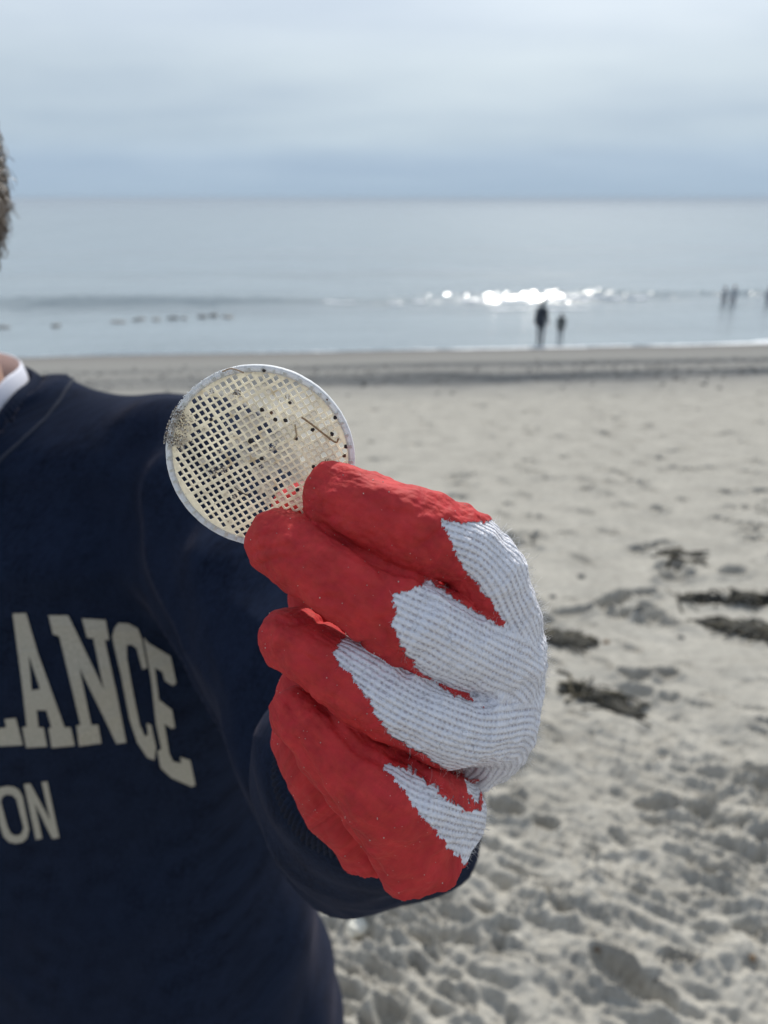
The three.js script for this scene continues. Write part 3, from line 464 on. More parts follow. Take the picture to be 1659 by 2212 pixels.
    for (const [x, y] of [[a, b], [b, c]]) { const A = x.clone().add(s), B = x.clone().sub(s), C = y.clone().add(s), D = y.clone().sub(s); for (const t of [A, B, C, B, D, C]) { fp.push(t.x, t.y, t.z); fn.push(n.x, n.y, n.z); } }
  }
  const g = new THREE.BufferGeometry(); g.setAttribute('position', new THREE.Float32BufferAttribute(fp, 3)); g.setAttribute('normal', new THREE.Float32BufferAttribute(fn, 3));
  mesh('fuzz', g, mat(0.82, 0.82, 0.84, { roughness: 1, transmission: 0.3 }), glove).userData.kind = 'stuff';
}
// ---------------------------------------------------------------- the mesh disc pinched in the glove
{
  const c = hp(563.5, 991, 9), R0 = 202.5 / F * (D0 + 0.01), disc = thing('mesh_disc', 'round cream plastic mesh disc with dirty white rim pinched in the gloved fingers', 'plastic disc', c.clone().applyAxisAngle(V(1, 0, 0), PITCH).add(EYE));
  const tilt = THREE.MathUtils.degToRad(21.5); disc.rotation.set(PITCH + tilt, 0, 0);
  const px = R0 / 202, pitch = 14.55 * px, Ri = R0 * 0.925, th = THREE.MathUtils.degToRad(29.5), r = rng(21);
  const ca = Math.cos(th), sa = Math.sin(th), W = (a, b) => [a * ca + b * sa, a * sa - b * ca];           // a along the up-right bars, b down-right
  // bars at uneven steps: every eighth is wider
  const lines = [0, 1].map((k) => { const L = []; let x = -R0 - pitch * (k ? 0.6 : 0.2), i = 0; while (x < R0) { const wd = (i + (k ? 2 : 4)) % 8 === 0 ? 0.46 : 0.27; L.push([x, wd * pitch]); x += pitch * (1 + (wd > 0.5 ? 0.2 : 0)); i++; } return L; });
  const shape = new THREE.Shape(); shape.absarc(0, 0, R0 * 0.955, 0, Math.PI * 2);
  const films = [], clods = [];
  const filmP = (x, y) => clamp(1.15 * Math.exp(-(((x - 0.42 * R0) * 0.8 + (y + 0.02 * R0) * 0.6) ** 2) / (0.16 * R0 * R0) - ((-(x - 0.4 * R0) * 0.6 + y * 0.8) ** 2) / (0.3 * R0 * R0)) + 0.36 * Math.exp(-((x + 0.1 * R0) ** 2 + (y - 0.38 * R0) ** 2) / (0.09 * R0 * R0)), 0, 0.92);
  for (let i = 0; i < lines[0].length - 1; i++) for (let j = 0; j < lines[1].length - 1; j++) {
    const a0 = lines[0][i][0] + lines[0][i][1] / 2, a1 = lines[0][i + 1][0] - lines[0][i + 1][1] / 2, b0 = lines[1][j][0] + lines[1][j][1] / 2, b1 = lines[1][j + 1][0] - lines[1][j + 1][1] / 2;
    const [mx, my] = W((a0 + a1) / 2, (b0 + b1) / 2), mr = Math.hypot(mx, my);
    if (mr > Ri - 0.28 * pitch) continue;
    const crust = Math.hypot(mx + 0.86 * R0, my - 0.27 * R0) < 0.15 * R0 || Math.hypot(mx + 0.76 * R0, my - 0.47 * R0) < 0.10 * R0;
    if (crust && r() < 0.85) { clods.push([mx, my]); continue; }
    if (r() < 0.035) { clods.push([mx, my]); if (r() < 0.5) continue; }
    const ragged = 0.04 + 0.16 * r() * (r() < 0.35 ? 1 : 0.2), P = [], ex = pitch * 0.62, cut = 0.04 + 0.12 * r() * r();
    const poly = [[a0, b0, 1, 1], [a1, b0, -1, 1], [a1, b1, -1, -1], [a0, b1, 1, -1]];
    poly.forEach(([a, b, sx, sy], q) => { const w = a1 - a0, k1 = cut * w; const e = [[a + sx * k1, b], [a, b + sy * k1]]; if (q % 2 === 0) e.reverse(); for (const [x, y] of e) P.push(W(x + (r() - 0.5) * ragged * ex, y + (r() - 0.5) * ragged * ex)); });
    const lim = P.map(([x, y]) => { const l = Math.hypot(x, y); return l > Ri ? [x * Ri / l, y * Ri / l] : [x, y]; });
    const path = new THREE.Path(); lim.forEach(([x, y], q) => q ? path.lineTo(x, y) : path.moveTo(x, y)); path.closePath(); shape.holes.push(path);
    if (r() < filmP(mx, my)) films.push(lim);
  }
  const lattice = new THREE.ExtrudeGeometry(shape, { depth: 0.0006, bevelEnabled: false, curveSegments: 96 }); lattice.translate(0, 0, -0.0001);
  const cream = mat(0.96, 0.92, 0.80, { roughness: 0.62, transmission: 0.6, thickness: 0, specularIntensity: 0.6 });
  const stainT = tex(512, 512, (u, v) => { const k = 0.9 + 0.22 * tileNoise(u, v, 5, 1) + 0.2 * tileNoise(u, v, 40, 2), s = sstep(0.18, 0.5, tileNoise(u, v, 11, 7)) * 0.35; return [k * (1 - s * 0.6), k * (1 - s * 0.75), k * (1 - s)]; }, true);
  { const uv = lattice.attributes.uv, pp = lattice.attributes.position; for (let i = 0; i < uv.count; i++) uv.setXY(i, pp.getX(i) / 0.04, pp.getY(i) / 0.04); }
  cream.map = stainT; cream.roughness = 0.9;
  mesh('lattice', lattice, cream, disc);
  // rim: a low wall with a flat lip
  const prof = [[0.932, -0.0003], [0.932, 0.0008], [0.955, 0.0009], [0.975, 0.0010], [0.988, 0.0012], [0.997, 0.0011], [1.0, 0.0007], [1.0, -0.0010], [0.996, -0.0014], [0.986, -0.0014], [0.98, -0.0010], [0.97, -0.0004], [0.932, -0.0003]].map(([x, y]) => new THREE.Vector2(x * R0, y));
  const rim = new THREE.LatheGeometry(prof, 180); rim.rotateX(Math.PI / 2);
  { const p = rim.attributes.position; for (let i = 0; i < p.count; i++) { const x = p.getX(i), y = p.getY(i), a = Math.atan2(y, x), k = 1 + 0.004 * noise(Math.cos(a) * 14, Math.sin(a) * 14, 2); p.setXYZ(i, x * k, y * k, p.getZ(i)); } rim.computeVertexNormals(); }
  const rimT = tex(1024, 32, (u, v) => { const k = 0.93 + 0.1 * tileNoise(u, v, 40, 3) + 0.12 * tileNoise(u, v, 8, 6) - (Math.abs(((u * 34) % 1) - 0.5) < 0.07 ? 0.1 : 0); return [k, k, k]; }, true);
  mesh('rim', rim, mat(0.88, 0.91, 0.95, { roughness: 0.75, transmission: 0.62, thickness: 0, map: rimT }), disc);
  // short radial webs where the bars run out on the lip
  { const g = []; for (let i = 0; i < 46; i++) { const a = i / 46 * 6.283 + 0.06 * (r() - 0.5), b = new THREE.BoxGeometry(R0 * 0.045, 0.0006 + 0.0005 * r(), 0.0005); b.translate(R0 * 0.955, 0, 0.0010); b.rotateZ(a); g.push(b); } mesh('rim_webs', mergeGeometries(g), mat(0.8, 0.79, 0.73, { roughness: 0.9, transmission: 0.4 }), disc).userData.kind = 'stuff'; }
  // thin milky film dried across some of the openings
  { const g = films.map((P) => { const s = new THREE.Shape(P.map(([x, y]) => new THREE.Vector2(x, y))); const q = new THREE.ShapeGeometry(s); q.translate(0, 0, 0.0001 + 0.00025 * r()); return q; }); mesh('dried_film', mergeGeometries(g), mat(0.62, 0.59, 0.54, { roughness: 0.6, transmission: 0.85, thickness: 0 }), disc).userData.kind = 'stuff'; }
  // sand caught in the mesh and crusted along the upper left of the rim
  const grainG = [0, 1, 2].map((sd) => { const q = new THREE.IcosahedronGeometry(1, 1), a = q.attributes.position; for (let i = 0; i < a.count; i++) { const x = a.getX(i), y = a.getY(i), z = a.getZ(i), k = 1 + 0.5 * noise(x * 1.3 + sd * 5, y * 1.3, z * 1.3); a.setXYZ(i, x * k, y * k * 0.8, z * k * 0.7); } q.computeVertexNormals(); q.deleteAttribute('uv'); return q; });
  const tone = [[0.58, 0.53, 0.45], [0.40, 0.35, 0.29], [0.78, 0.77, 0.74], [0.10, 0.095, 0.09], [0.28, 0.2, 0.13], [0.42, 0.4, 0.38]], gs = [];
  const grain = (x, y, z, s, kind = 0) => { const q = grainG[Math.floor(r() * 3)].clone(), c3 = kind === 2 ? [0.85, 0.85, 0.84] : tone[Math.floor((kind === 1 ? r() : r() * r()) * 6)]; q.rotateX(r() * 6).rotateZ(r() * 6); q.scale(s, s, s); q.translate(x, y, z); const col = new Float32Array(q.attributes.position.count * 3); for (let i = 0; i < col.length; i += 3) { col[i] = c3[0]; col[i + 1] = c3[1]; col[i + 2] = c3[2]; } q.setAttribute('color', new THREE.BufferAttribute(col, 3)); gs.push(q); };
  for (const [x, y] of clods) for (let i = 0; i < 16; i++) grain(x + (r() - 0.5) * pitch * 0.7, y + (r() - 0.5) * pitch * 0.7, (r() - 0.4) * 0.0012, 0.00012 + 0.00016 * r());
  const heap = (gx, gy, n, sp, hgt, dull) => { for (let i = 0; i < n; i++) { const q = Math.sqrt(-2 * Math.log(1 - r() * 0.97)) * 0.5, a = r() * 6.283; let x = gx * R0 + Math.cos(a) * q * sp * R0, y = gy * R0 + Math.sin(a) * q * sp * R0 * 0.9; const l = Math.hypot(x, y), m = R0 * 1.012; if (l > m) { x *= m / l; y *= m / l; } grain(x, y, 0.0010 + hgt * Math.exp(-q * q) * r() + (l > 0.9 * R0 ? 0.0005 : 0), 0.0001 + 0.00019 * r(), dull); } };
  heap(-0.92, 0.25, 230, 0.085, 0.0016, 1); heap(-0.82, 0.20, 160, 0.10, 0.0008, 0); heap(-0.83, 0.51, 190, 0.075, 0.0014, 1); heap(-0.52, -0.14, 60, 0.06, 0.0004, 1); heap(-0.40, -0.10, 50, 0.05, 0.0004, 1); heap(0.15, 0.12, 40, 0.05, 0.0004, 1); heap(-0.2, 0.72, 60, 0.05, 0.0004, 1); heap(0.3, -0.62, 60, 0.05, 0.0004, 1); heap(-0.77, 0.40, 130, 0.12, 0.0006, 0); heap(-0.88, 0.38, 120, 0.10, 0.0006, 0);
  for (let i = 0; i < 420; i++) { const a = 1.75 + 1.0 * r(), rr = R0 * (0.95 + 0.06 * r()); grain(Math.cos(a) * rr, Math.sin(a) * rr, 0.0009 + 0.0005 * r(), 0.00008 + 0.00016 * r(), 2); }
  for (let i = 0; i < 420; i++) { const a = r() * 6.283, rr = R0 * Math.sqrt(r()) * 0.99; grain(Math.cos(a) * rr, Math.sin(a) * rr, 0.0006 + (rr > 0.93 * R0 ? 0.0008 : 0), 0.00006 + 0.00011 * r()); }
  mesh('caught_sand', mergeGeometries(gs), mat(1, 1, 1, { vertexColors: true, roughness: 0.85 }), disc).userData.kind = 'stuff';
  // larger dark grit, one piece each (places read in the disc's own plane)
  const loc = (px2, py2) => [(px2 - 563.5) * px, (981 - py2) * px * 1.045];
  const darkM = mat(0.022, 0.018, 0.02, { roughness: 0.7 }), brownM = mat(0.13, 0.065, 0.035, { roughness: 0.7 });
  [[573, 877, 7, 0], [600, 897, 6.5, 0], [621, 899, 6.5, 0], [592, 883, 5.5, 1], [465, 897, 6, 0], [544, 942, 8, 0], [566, 979, 7, 0], [642, 937, 5.5, 0], [677, 918, 6, 0], [718, 927, 6.5, 0], [725, 893, 6, 0], [747, 953, 6.5, 0], [743, 973, 6, 1], [676, 996, 5.5, 0], [640, 1047, 6.5, 0], [583, 797, 5.5, 0], [710, 856, 3, 1], [632, 863, 5, 0], [497, 1019, 4, 0]].forEach(([gx, gy, s, b], i) => {
    const [x, y] = loc(gx, gy), o = mesh('grit', grainG[i % 3], b ? brownM : darkM, disc); o.position.set(x, y, 0.0008 + (i === 15 ? 0.001 : 0)); o.scale.set(s * px * 0.72, s * px * 0.85, 0.0006); o.rotation.z = i * 1.7;
  });
  // straws lying on the mesh: things of their own
  const straw = (list, w, m, label) => {
    const P = list.map(([gx, gy, z]) => { const [x, y] = loc(gx, gy); return V(x, y, z ?? 0.001); }), o0 = P[0].clone(), o = thing('straw', label, 'straw', disc.localToWorld(o0.clone()));
    o.rotation.copy(disc.rotation); disc.updateMatrixWorld();
    const cv = new THREE.CatmullRomCurve3(P.map((q) => q.sub(o0))), g = new THREE.TubeGeometry(cv, 40, w, 7), a = g.attributes.position, n = g.attributes.normal;
    for (let i = 0; i < a.count; i++) { const ring = Math.floor(i / 8), k = (ring % 5 === 0 ? 0.22 : 0) + 0.15 * noise(ring * 0.9, i * 1.3, 2); a.setXYZ(i, a.getX(i) + n.getX(i) * w * k, a.getY(i) + n.getY(i) * w * k, a.getZ(i) + n.getZ(i) * w * k); }
    g.computeVertexNormals(); mesh('stem', g, m, o);
    const tip = new THREE.SphereGeometry(w * 1.2, 10, 8); const t = mesh('stem_end', tip, m, o); t.position.copy(cv.getPoint(1));
  };
  disc.updateMatrixWorld();
  straw([[655, 892], [675, 906], [700, 926], [727, 944], [731, 937]], 0.00028, mat(0.34, 0.22, 0.12, { roughness: 0.8 }), 'longest straw on the mesh disc, a brown jointed stem at its upper right');
  straw([[641, 907], [642, 922], [643, 930], [638, 937]], 0.00026, mat(0.5, 0.4, 0.25, { roughness: 0.8 }), 'short pale bent straw on the mesh disc left of the brown jointed stem');
  straw([[504, 1041], [516, 1051], [530, 1058]], 0.0002, mat(0.11, 0.09, 0.07, { roughness: 0.8 }), 'dark thin straw on the lower middle of the mesh disc');
  straw([[498, 799, 0.0019], [515, 793, 0.0021], [530, 796, 0.0021], [540, 801, 0.0018]], 0.00022, mat(0.42, 0.3, 0.2, { roughness: 0.8 }), 'curved tan straw lying along the top rim of the mesh disc');
}
// ---------------------------------------------------------------- body, clothes
const PO = person.position.clone(), pOff = [PO.x, PO.y, PO.z];
const shoulderL = V(-0.148, 1.289, -0.585), elbowL = at(797, 1722, 0.435), wristL = at(772, 1642, 0.300), shoulderR = V(-0.47, 1.285, -0.60), elbowR = V(-0.56, 1.02, -0.62), wristR = V(-0.54, 0.80, -0.54);
const TORSO = [[0.60, -0.272, 0.226, -0.612, 0.150], [0.66, -0.274, 0.222, -0.612, 0.156], [0.78, -0.276, 0.206, -0.610, 0.152], [0.92, -0.282, 0.190, -0.602, 0.136], [1.0, -0.286, 0.190, -0.60, 0.130], [1.15, -0.288, 0.196, -0.595, 0.128], [1.25, -0.298, 0.185, -0.597, 0.118], [1.31, -0.315, 0.125, -0.602, 0.088], [1.36, -0.335, 0.07, -0.605, 0.068]];
function torso(p) {
  const y = clamp(p[1], 0.60, 1.36); let k = 0; while (k < TORSO.length - 2 && y > TORSO[k + 1][0]) k++;
  const A = TORSO[k], B = TORSO[k + 1], f = sstep(0, 1, (y - A[0]) / (B[0] - A[0])), cx = lerp(A[1], B[1], f), a = lerp(A[2], B[2], f), cz = lerp(A[3], B[3], f), b = lerp(A[4], B[4], f);
  const x = Math.abs(p[0] - cx) / a, z = Math.abs(p[2] - cz) / b, e = Math.pow(x ** 2.3 + z ** 2.3, 1 / 2.3);
  return Math.max((e - 1) * Math.min(a, b) * 0.95, 0.60 - p[1], p[1] - 1.36);
}
const armL = spline([[shoulderL, 0.070], [shoulderL.clone().lerp(elbowL, 0.5), 0.066], [elbowL, 0.060], [elbowL.clone().lerp(wristL, 0.5), 0.053], [elbowL.clone().lerp(wristL, 0.72), 0.046], [elbowL.clone().lerp(wristL, 0.78), 0.038]], 16);
const armR = spline([[shoulderR, 0.072], [elbowR, 0.06], [wristR, 0.042]], 12);
const yoke = [capOf(V(-0.270, 1.318, -0.605), 0.042, shoulderL, 0.067), capOf(V(-0.405, 1.312, -0.605), 0.05, shoulderR, 0.068)];
const fd = elbowL.clone().sub(shoulderL).normalize();
function drape(p) { // loose folds, the sharper ones drawn from the armpit
  const x = p[0] + 0.10, y = p[1] - 1.20, r = Math.hypot(x, y), th = Math.atan2(y, x);
  return 0.0055 * noise(p[0] * 9, p[1] * 4, p[2] * 7) + 0.005 * noise(p[0] * 13 - p[1] * 9, p[1] * 4, p[2] * 5 + 3) + 0.004 * (Math.abs(noise(th * 3.2, r * 3, 5)) - 0.25) * Math.exp(-((r - 0.14) ** 2) / 0.008) + 0.006 * (Math.abs(noise(p[0] * 11 + p[1] * 5, p[1] * 2.5, 9)) - 0.25) * sstep(1.1, 0.9, p[1]);
}
function sweat(p) {
  let d = smin(smin(torso(p), cap(p, yoke[0]), 0.05), cap(p, yoke[1]), 0.05);
  const folds = drape(p);
  let arm = chainDist(p, armL);
  const wl = (p[0] - wristL.x) ** 2 + (p[1] - wristL.y) ** 2 + (p[2] - wristL.z) ** 2;
  arm += (0.015 * (Math.abs(noise(p[0] * 9 + p[1] * 7, p[1] * 16 + p[2] * 15, p[2] * 9 + 2)) - 0.25) + 0.005 * noise(p[0] * 20, p[1] * 24, p[2] * 20)) * sstep(0.03, 0.06, Math.sqrt(wl));
  d = smin(d, arm, 0.022); d = smin(d, chainDist(p, armR), 0.022);
  // neck opening
  const nk = Math.hypot(p[0] + 0.315, (p[2] + 0.585)) - (0.066 + 0.0 * p[1]);
  const neckHole = Math.max(-nk, 0) ;
  d = d + folds;
  return p[1] > 1.30 ? Math.max(d, -cap(p, [-0.346, 1.30, -0.582, 0.072, -0.347, 1.46, -0.60, 0.087])) : d;
}
const headC = [-0.330, 1.512, -0.575];
const handR = [];
{ const pal = V(-0.535, 0.755, -0.525); handR.push([capOf(wristR, 0.026, pal, 0.032)]); for (let i = 0; i < 4; i++) handR.push(spline([[V(-0.535, 0.735, -0.548 + i * 0.017), 0.0095], [V(-0.532, 0.70, -0.546 + i * 0.017), 0.009], [V(-0.522, 0.672 + (i % 3) * 0.004, -0.543 + i * 0.016), 0.0075]], 5)); handR.push(spline([[V(-0.53, 0.765, -0.505), 0.013], [V(-0.518, 0.735, -0.485), 0.0105], [V(-0.512, 0.708, -0.48), 0.009]], 5)); }
const INNER = [capOf(V(-0.345, 1.25, -0.605), 0.045, V(-0.29, 1.0, -0.605), 0.10), capOf(V(-0.32, 1.22, -0.605), 0.035, shoulderR, 0.04), capOf(shoulderR, 0.04, elbowR, 0.034), capOf(elbowR, 0.034, wristR, 0.026), capOf(V(-0.32, 1.22, -0.605), 0.035, shoulderL, 0.04), capOf(shoulderL, 0.04, elbowL, 0.034), capOf(elbowL, 0.034, wristL, 0.026)];
const HX = -0.030, HY = -0.012;                                                     // where the head sits against the neck
function skinSdf(p0) {
  const p = [p0[0] - HX, p0[1] - HY, p0[2]];
  let d = ell(p, headC, [0.070, 0.100, 0.088]);
  d = smin(d, ell(p, [-0.330, 1.452, -0.535], [0.050, 0.050, 0.052]), 0.03);
  d = smin(d, cap(p0, [-0.348, 1.28, -0.605, 0.053, -0.360, 1.44, -0.590, 0.052]), 0.02);
  d = smin(d, cap(p, [-0.330, 1.525, -0.492, 0.008, -0.330, 1.490, -0.476, 0.014]), 0.012);
  for (const s of [-1, 1]) {
    d = smin(d, ell(p, [-0.330 + s * 0.072, 1.500, -0.575], [0.010, 0.030, 0.018]), 0.008);
    d = -smin(-d, ell(p, [-0.330 + s * 0.031, 1.516, -0.490], [0.016, 0.010, 0.012]), 0.012);
    d = smin(d, cap(p, [-0.330 + s * 0.014, 1.534, -0.491, 0.005, -0.330 + s * 0.047, 1.534, -0.503, 0.005]), 0.01);
  }
  d = smin(d, ell(p, [-0.330, 1.459, -0.488], [0.024, 0.006, 0.008]), 0.004); d = smin(d, ell(p, [-0.330, 1.450, -0.488], [0.021, 0.006, 0.009]), 0.004);
  for (const c of INNER) d = smin(d, cap(p0, c), 0.03);
  if (p0[1] < 0.9) for (const c of handR) d = smin(d, chainDist(p0, c), 0.006);
  return d;
}
{
  const sub = (o) => { person.add(o); return o; };
  const skinT = tex(256, 256, (u, v) => { const k = 1 + 0.16 * tileNoise(u, v, 8, 1) + 0.12 * tileNoise(u, v, 50, 2); return [0.52 * k, 0.335 * k, 0.255 * k]; }, true);
  const skinM = mat(1, 1, 1, { map: skinT, roughness: 0.55, sheen: 0.2, sheenColor: new THREE.Color(1, 0.9, 0.85) });
  mesh('body', netsGeo(nets(skinSdf, [-0.64, 0.64, -0.73], [0.06, 1.63, -0.26], 0.0034), pOff, 14), skinM, person);
  for (const s of [-1, 1]) { const e = mesh('eye', new THREE.SphereGeometry(0.0125, 20, 14), mat(0.75, 0.73, 0.7, { roughness: 0.25 }), person); e.position.set(headC[0] + HX + s * 0.031 - PO.x, 1.515 + HY - PO.y, -0.502 - PO.z); const ir = mesh('iris', new THREE.SphereGeometry(0.0062, 16, 12), mat(0.06, 0.05, 0.03, { roughness: 0.2 }), e); ir.position.z = 0.0078; ir.scale.z = 0.85; }
  // hair: a cap of short wavy locks
  const hairIn = (p) => ell(p, [-0.330, 1.530, -0.588], [0.079, 0.098, 0.096]);
  const hairSdf = (p1) => { const p = [p1[0] - HX, p1[1] - HY, p1[2]]; let d = hairIn(p) + 0.006 * noise(p[0] * 60, p[1] * 30, p[2] * 60) + 0.004 * noise(p[0] * 130, p[1] * 70, p[2] * 130); const face = Math.max(-(p[2] + 0.545 - 0.55 * (p[1] - 1.545)), 0); return Math.max(d, p[2] + 0.535 - 0.9 * Math.max(0, p[1] - 1.555), 1.445 - p[1]); };
  const hair = mesh('hair', netsGeo(nets(hairSdf, [-0.47, 1.41, -0.70], [-0.25, 1.64, -0.46], 0.0026), pOff), mat(0.085, 0.062, 0.045, { roughness: 0.6, sheen: 0.5, sheenColor: new THREE.Color(0.6, 0.5, 0.4), sheenRoughness: 0.4 }), person);
  const r = rng(31), hs = [];
  for (let i = 0; i < 6500; i++) {
    const a1 = r() * 6.283, ct = r() * 1.5 - 0.62, st = Math.sqrt(Math.max(0, 1 - ct * ct)), n = V(st * Math.cos(a1), ct, st * Math.sin(a1));
    const o = V(-0.330 + n.x * 0.079, 1.530 + n.y * 0.098, -0.588 + n.z * 0.096); if (o.z > -0.54 + 0.9 * Math.max(0, o.y - 1.555) || o.y < 1.45) continue;
    const down = V(0, -1, -0.2).addScaledVector(n, n.y).normalize().addScaledVector(V(r() - 0.5, r() - 0.5, r() - 0.5), 1.0), L = 0.007 + 0.012 * r(), P = [];
    for (let k = 0; k < 4; k++) P.push(o.clone().addScaledVector(down, L * k / 3).addScaledVector(n, 0.0005 + 0.005 * Math.sin(k * 0.9) * (0.3 + r())).addScaledVector(V(r() - 0.5, r() - 0.5, r() - 0.5), 0.003).sub(PO).add(V(HX, HY, 0)));
    hs.push(new THREE.TubeGeometry(new THREE.CatmullRomCurve3(P), 5, 0.00022 + 0.0002 * r(), 3));
  }
  mesh('strands', mergeGeometries(hs), mat(0.16, 0.115, 0.08, { roughness: 0.5, transmission: 0.25 }), hair).userData.kind = 'stuff';

  // sweatshirt
  const fb = tex(512, 512, (u, v) => 0.5 + 0.25 * tileNoise(u, v, 60, 1) + 0.25 * tileNoise(u, v, 140, 2) + 0.2 * tileNoise(u, v, 20, 3)), ft = tex(512, 512, (u, v) => { const k = 0.8 + 0.5 * tileNoise(u, v, 50, 4) + 0.5 * tileNoise(u, v, 130, 5) + 0.35 * tileNoise(u, v, 7, 6); return [k, k, k]; });
  const navy = mat(0.0145, 0.0225, 0.046, { map: ft, bumpMap: fb, bumpScale: 0.0006, roughness: 1, specularIntensity: 0.12, sheen: 0.12, sheenRoughness: 0.8, sheenColor: new THREE.Color(0.72, 0.64, 0.80) });
  const sw = mesh('sweatshirt', netsGeo(nets(sweat, [-0.66, 0.58, -0.80], [0.09, 1.45, -0.21], 0.0045), pOff, 9), navy, person);
  // ribbed neckband: an oval ring
  const band = (cx, cy, cz, rx, rz, drop, hgt, th, ribs, amp, lean) => gridGeo(ribs ? ribs * 5 : 120, 12, (u, v) => {
    const a = u * Math.PI * 2, f = Math.sin(a), q = v * Math.PI * 2, rib = ribs ? amp * Math.cos(ribs * a) : 0, rr = (th + rib) * Math.cos(q) + lean * Math.sin(q), hh = hgt * Math.sin(q);
    return [cx + Math.cos(a) * (rx + rr) - PO.x, cy + drop * (f > 0 ? -f * Math.abs(f) : -f * 0.1) + hh - PO.y, cz + Math.sin(a) * (rz + rr) - PO.z];
  });
  mesh('neckband', band(-0.345, 1.351, -0.596, 0.0735, 0.080, 0.062, 0.0145, 0.0048, 120, 0.0006, -0.0095), navy, sw);
  { const P = [], q = [0, 0, 0]; for (let i = 0; i < 90; i++) { const a = i / 90 * 6.28319; q[0] = -0.346 + Math.cos(a) * 0.099; q[2] = -0.592 + Math.sin(a) * 0.092; q[1] = 1.45; for (let k = 0; k < 300 && sweat(q) > 0.0004; k++) q[1] -= Math.max(0.0006, sweat(q) * 0.5); if (q[1] > 1.2) P.push(V(...q).sub(PO)); } mesh('neck_seam', new THREE.TubeGeometry(new THREE.CatmullRomCurve3(P, true), 300, 0.0012, 6, true), mat(0.026, 0.032, 0.052, { roughness: 1 }), sw); }
  mesh('undershirt', band(-0.349, 1.359, -0.599, 0.0625, 0.0665, 0.055, 0.016, 0.0024, 0, 0, -0.0025), mat(0.78, 0.78, 0.86, { roughness: 0.95 }), person);
  // ribbed cuff of the raised sleeve
  { const ax = wristL.clone().sub(elbowL).normalize(), e1 = V(1, 0, 0).addScaledVector(ax, -ax.x).normalize(), e2 = ax.clone().cross(e1);
    const cuff = gridGeo(84 * 8, 20, (u, v) => { const a = u * Math.PI * 2, l = -0.056 + 0.062 * v, edge = Math.sqrt(Math.max(0, 1 - (2 * v - 1) ** 4)), rr = 0.0285 + 0.0066 * edge - 0.002 * sstep(0.55, 1, v) + 0.0008 * Math.cos(84 * a) * edge + 0.001 * noise(Math.cos(a) * 3, Math.sin(a) * 3, v * 2); const q = wristL.clone().addScaledVector(ax, l).addScaledVector(e1, Math.cos(a) * rr).addScaledVector(e2, Math.sin(a) * rr).sub(PO); return [q.x, q.y, q.z]; });
    mesh('cuff', cuff, navy, sw);
    const axR = wristR.clone().sub(elbowR).normalize(), f1 = V(1, 0, 0).addScaledVector(axR, -axR.x).normalize(), f2 = axR.clone().cross(f1);
    mesh('cuff', gridGeo(240, 12, (u, v) => { const a = u * 6.28319, q = wristR.clone().addScaledVector(axR, -0.02 + 0.05 * v).addScaledVector(f1, Math.cos(a) * (0.034 + 0.0012 * Math.cos(48 * a))).addScaledVector(f2, Math.sin(a) * (0.034 + 0.0012 * Math.cos(48 * a))).sub(PO); return [q.x, q.y, q.z]; }), navy, sw);
    mesh('waistband', gridGeo(300, 12, (u, v) => { const a = u * 6.28319, e = Math.sqrt(Math.max(0.02, 1 - (2 * v - 1) ** 4)), k = 1 + 0.006 * Math.cos(90 * a) * e, c = Math.cos(a), s = Math.sin(a), q = Math.pow(Math.abs(c) ** 2.3 + Math.abs(s) ** 2.3, -1 / 2.3); return [-0.272 + 0.215 * q * c * k - PO.x, 0.555 + 0.075 * v - PO.y, -0.615 + 0.14 * q * s * k - PO.z]; }), navy, sw);
  }
  // printed letters lying on the cloth
  const onCloth = (cx, cy) => { const d = ray(cx * 0.272, 1294 + cy * 0.272), L = d.length(); d.normalize(); let t = 0.3; const p = [0, 0, 0]; for (let i = 0; i < 120; i++) { p[0] = EYE.x + d.x * t; p[1] = EYE.y + d.y * t; p[2] = EYE.z + d.z * t; const e = smin(smin(torso(p), cap(p, yoke[0]), 0.05), cap(p, yoke[1]), 0.05) + drape(p); if (Math.abs(e) < 1e-5) break; t += e * 0.7; } return [p[0] - d.x * 0.0016 - PO.x, p[1] - d.y * 0.0016 - PO.y, p[2] - d.z * 0.0016 - PO.z]; };
  const print = tex(256, 256, (u, v) => { const k = 0.95 + 0.2 * tileNoise(u, v, 30, 3) + 0.22 * tileNoise(u, v, 90, 5); return [0.46 * k, 0.425 * k, 0.345 * k]; }, true);
  const printM = mat(1, 1, 1, { map: print, roughness: 0.9, side: THREE.DoubleSide });
  const letter = (outer, hole) => {
    const s = new THREE.Shape(outer.map(([x, y]) => new THREE.Vector2(x, -y))); if (hole) s.holes.push(new THREE.Path(hole.map(([x, y]) => new THREE.Vector2(x, -y))));
    const g = new TessellateModifier(24, 9).modify(new THREE.ShapeGeometry(s)), p = g.attributes.position;
    for (let i = 0; i < p.count; i++) p.setXYZ(i, ...onCloth(p.getX(i), -p.getY(i)));
    const uv = new Float32Array(p.count * 2); for (let i = 0; i < p.count; i++) { uv[2 * i] = p.getX(i) * 14; uv[2 * i + 1] = p.getY(i) * 14; } g.setAttribute('uv', new THREE.BufferAttribute(uv, 2));
    g.computeVertexNormals(); return mesh('letter', g, printM, sw);
  };
  letter([[-260, 115], [-110, 115], [-80, 250], [-120, 255], [-30, 1030], [50, 1020], [35, 955], [125, 945], [182, 1160], [-170, 1178], [-200, 1035], [-165, 1030], [-240, 260], [-270, 250]]);
  letter([[100, 115], [207, 112], [300, 430], [430, 790], [512, 1018], [562, 1020], [594, 1165], [410, 1182], [385, 1028], [408, 1018], [368, 884], [290, 884], [306, 1018], [346, 1020], [374, 1172], [208, 1182], [176, 1020], [212, 1012], [165, 600]], [[228, 445], [318, 715], [252, 725]]);
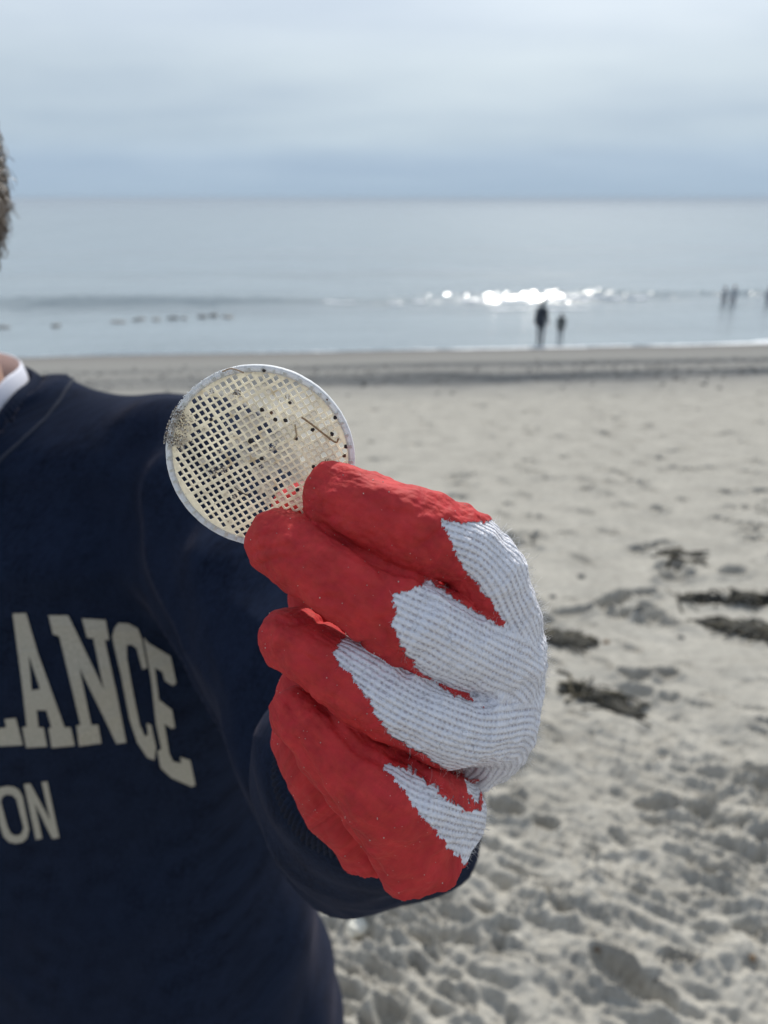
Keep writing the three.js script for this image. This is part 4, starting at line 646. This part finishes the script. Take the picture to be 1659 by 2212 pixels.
  letter([[385, 130], [540, 130], [600, 250], [825, 720], [740, 310], [692, 308], [650, 155], [838, 165], [868, 325], [832, 325], [920, 720], [1003, 1140], [925, 1150], [820, 930], [630, 545], [725, 1000], [780, 1000], [805, 1145], [628, 1170], [606, 1005], [640, 1000], [520, 500], [470, 295], [420, 280]]);
  letter([[940, 190], [1020, 195], [1095, 235], [1130, 330], [1170, 545], [1130, 560], [1085, 390], [1040, 360], [1005, 370], [1010, 480], [1060, 760], [1110, 1000], [1150, 1090], [1175, 1080], [1165, 985], [1200, 1000], [1240, 1180], [1225, 1280], [1170, 1260], [1090, 1140], [1030, 960], [960, 600], [905, 370], [892, 300], [910, 230]]);
  letter([[1140, 305], [1180, 350], [1355, 455], [1400, 665], [1375, 690], [1310, 650], [1290, 580], [1230, 545], [1262, 800], [1365, 880], [1390, 1020], [1365, 1030], [1305, 990], [1345, 1230], [1375, 1290], [1440, 1305], [1430, 1255], [1510, 1280], [1552, 1480], [1520, 1490], [1360, 1420], [1275, 1340], [1250, 1210], [1282, 1190], [1240, 1000], [1200, 640]]);
  letter([[60, 1485], [110, 1492], [150, 1515], [180, 1570], [232, 1830], [215, 1900], [180, 1930], [130, 1942], [70, 1930], [30, 1890], [5, 1820], [-45, 1600], [-40, 1540], [-10, 1500]], [[55, 1552], [100, 1558], [130, 1590], [188, 1820], [165, 1872], [120, 1880], [85, 1862], [60, 1810], [5, 1610], [20, 1568]]);
  letter([[190, 1470], [240, 1465], [400, 1760], [330, 1455], [375, 1448], [470, 1895], [415, 1905], [275, 1620], [335, 1900], [285, 1912]]);

  // trousers and shoes, below the frame
  const legs = [-1, 1].map((s) => spline([[V(-0.275 + s * 0.085, 0.74, -0.61), 0.098], [V(-0.275 + s * 0.10, 0.45, -0.60), 0.085], [V(-0.275 + s * 0.11, 0.09, -0.61), 0.07]], 8));
  const trou = (p) => smin(chainDist(p, legs[0]), chainDist(p, legs[1]), 0.03) + 0.006 * noise(p[0] * 16, p[1] * 11, p[2] * 16);
  mesh('trousers', netsGeo(nets(trou, [-0.55, 0.0, -0.78], [0.0, 0.90, -0.45], 0.008), pOff, 9), mat(0.06, 0.075, 0.11, { roughness: 0.95 }), person);
  for (const s of [-1, 1]) { const x = -0.275 + s * 0.11, gy = groundY(x, -0.57); const shoe = (p) => Math.max(smin(cap(p, [x, gy + 0.05, -0.63, 0.045, x + s * 0.02, gy + 0.035, -0.47, 0.042]), cap(p, [x, gy + 0.05, -0.63, 0.045, x, gy + 0.10, -0.62, 0.05]), 0.03), gy - p[1]); mesh('shoe', netsGeo(nets(shoe, [x - 0.1, gy - 0.02, -0.72], [x + 0.1, gy + 0.2, -0.38], 0.006), pOff), mat(0.2, 0.2, 0.2, { roughness: 0.8 }), person); }
}
renderer.render(scene, camera);
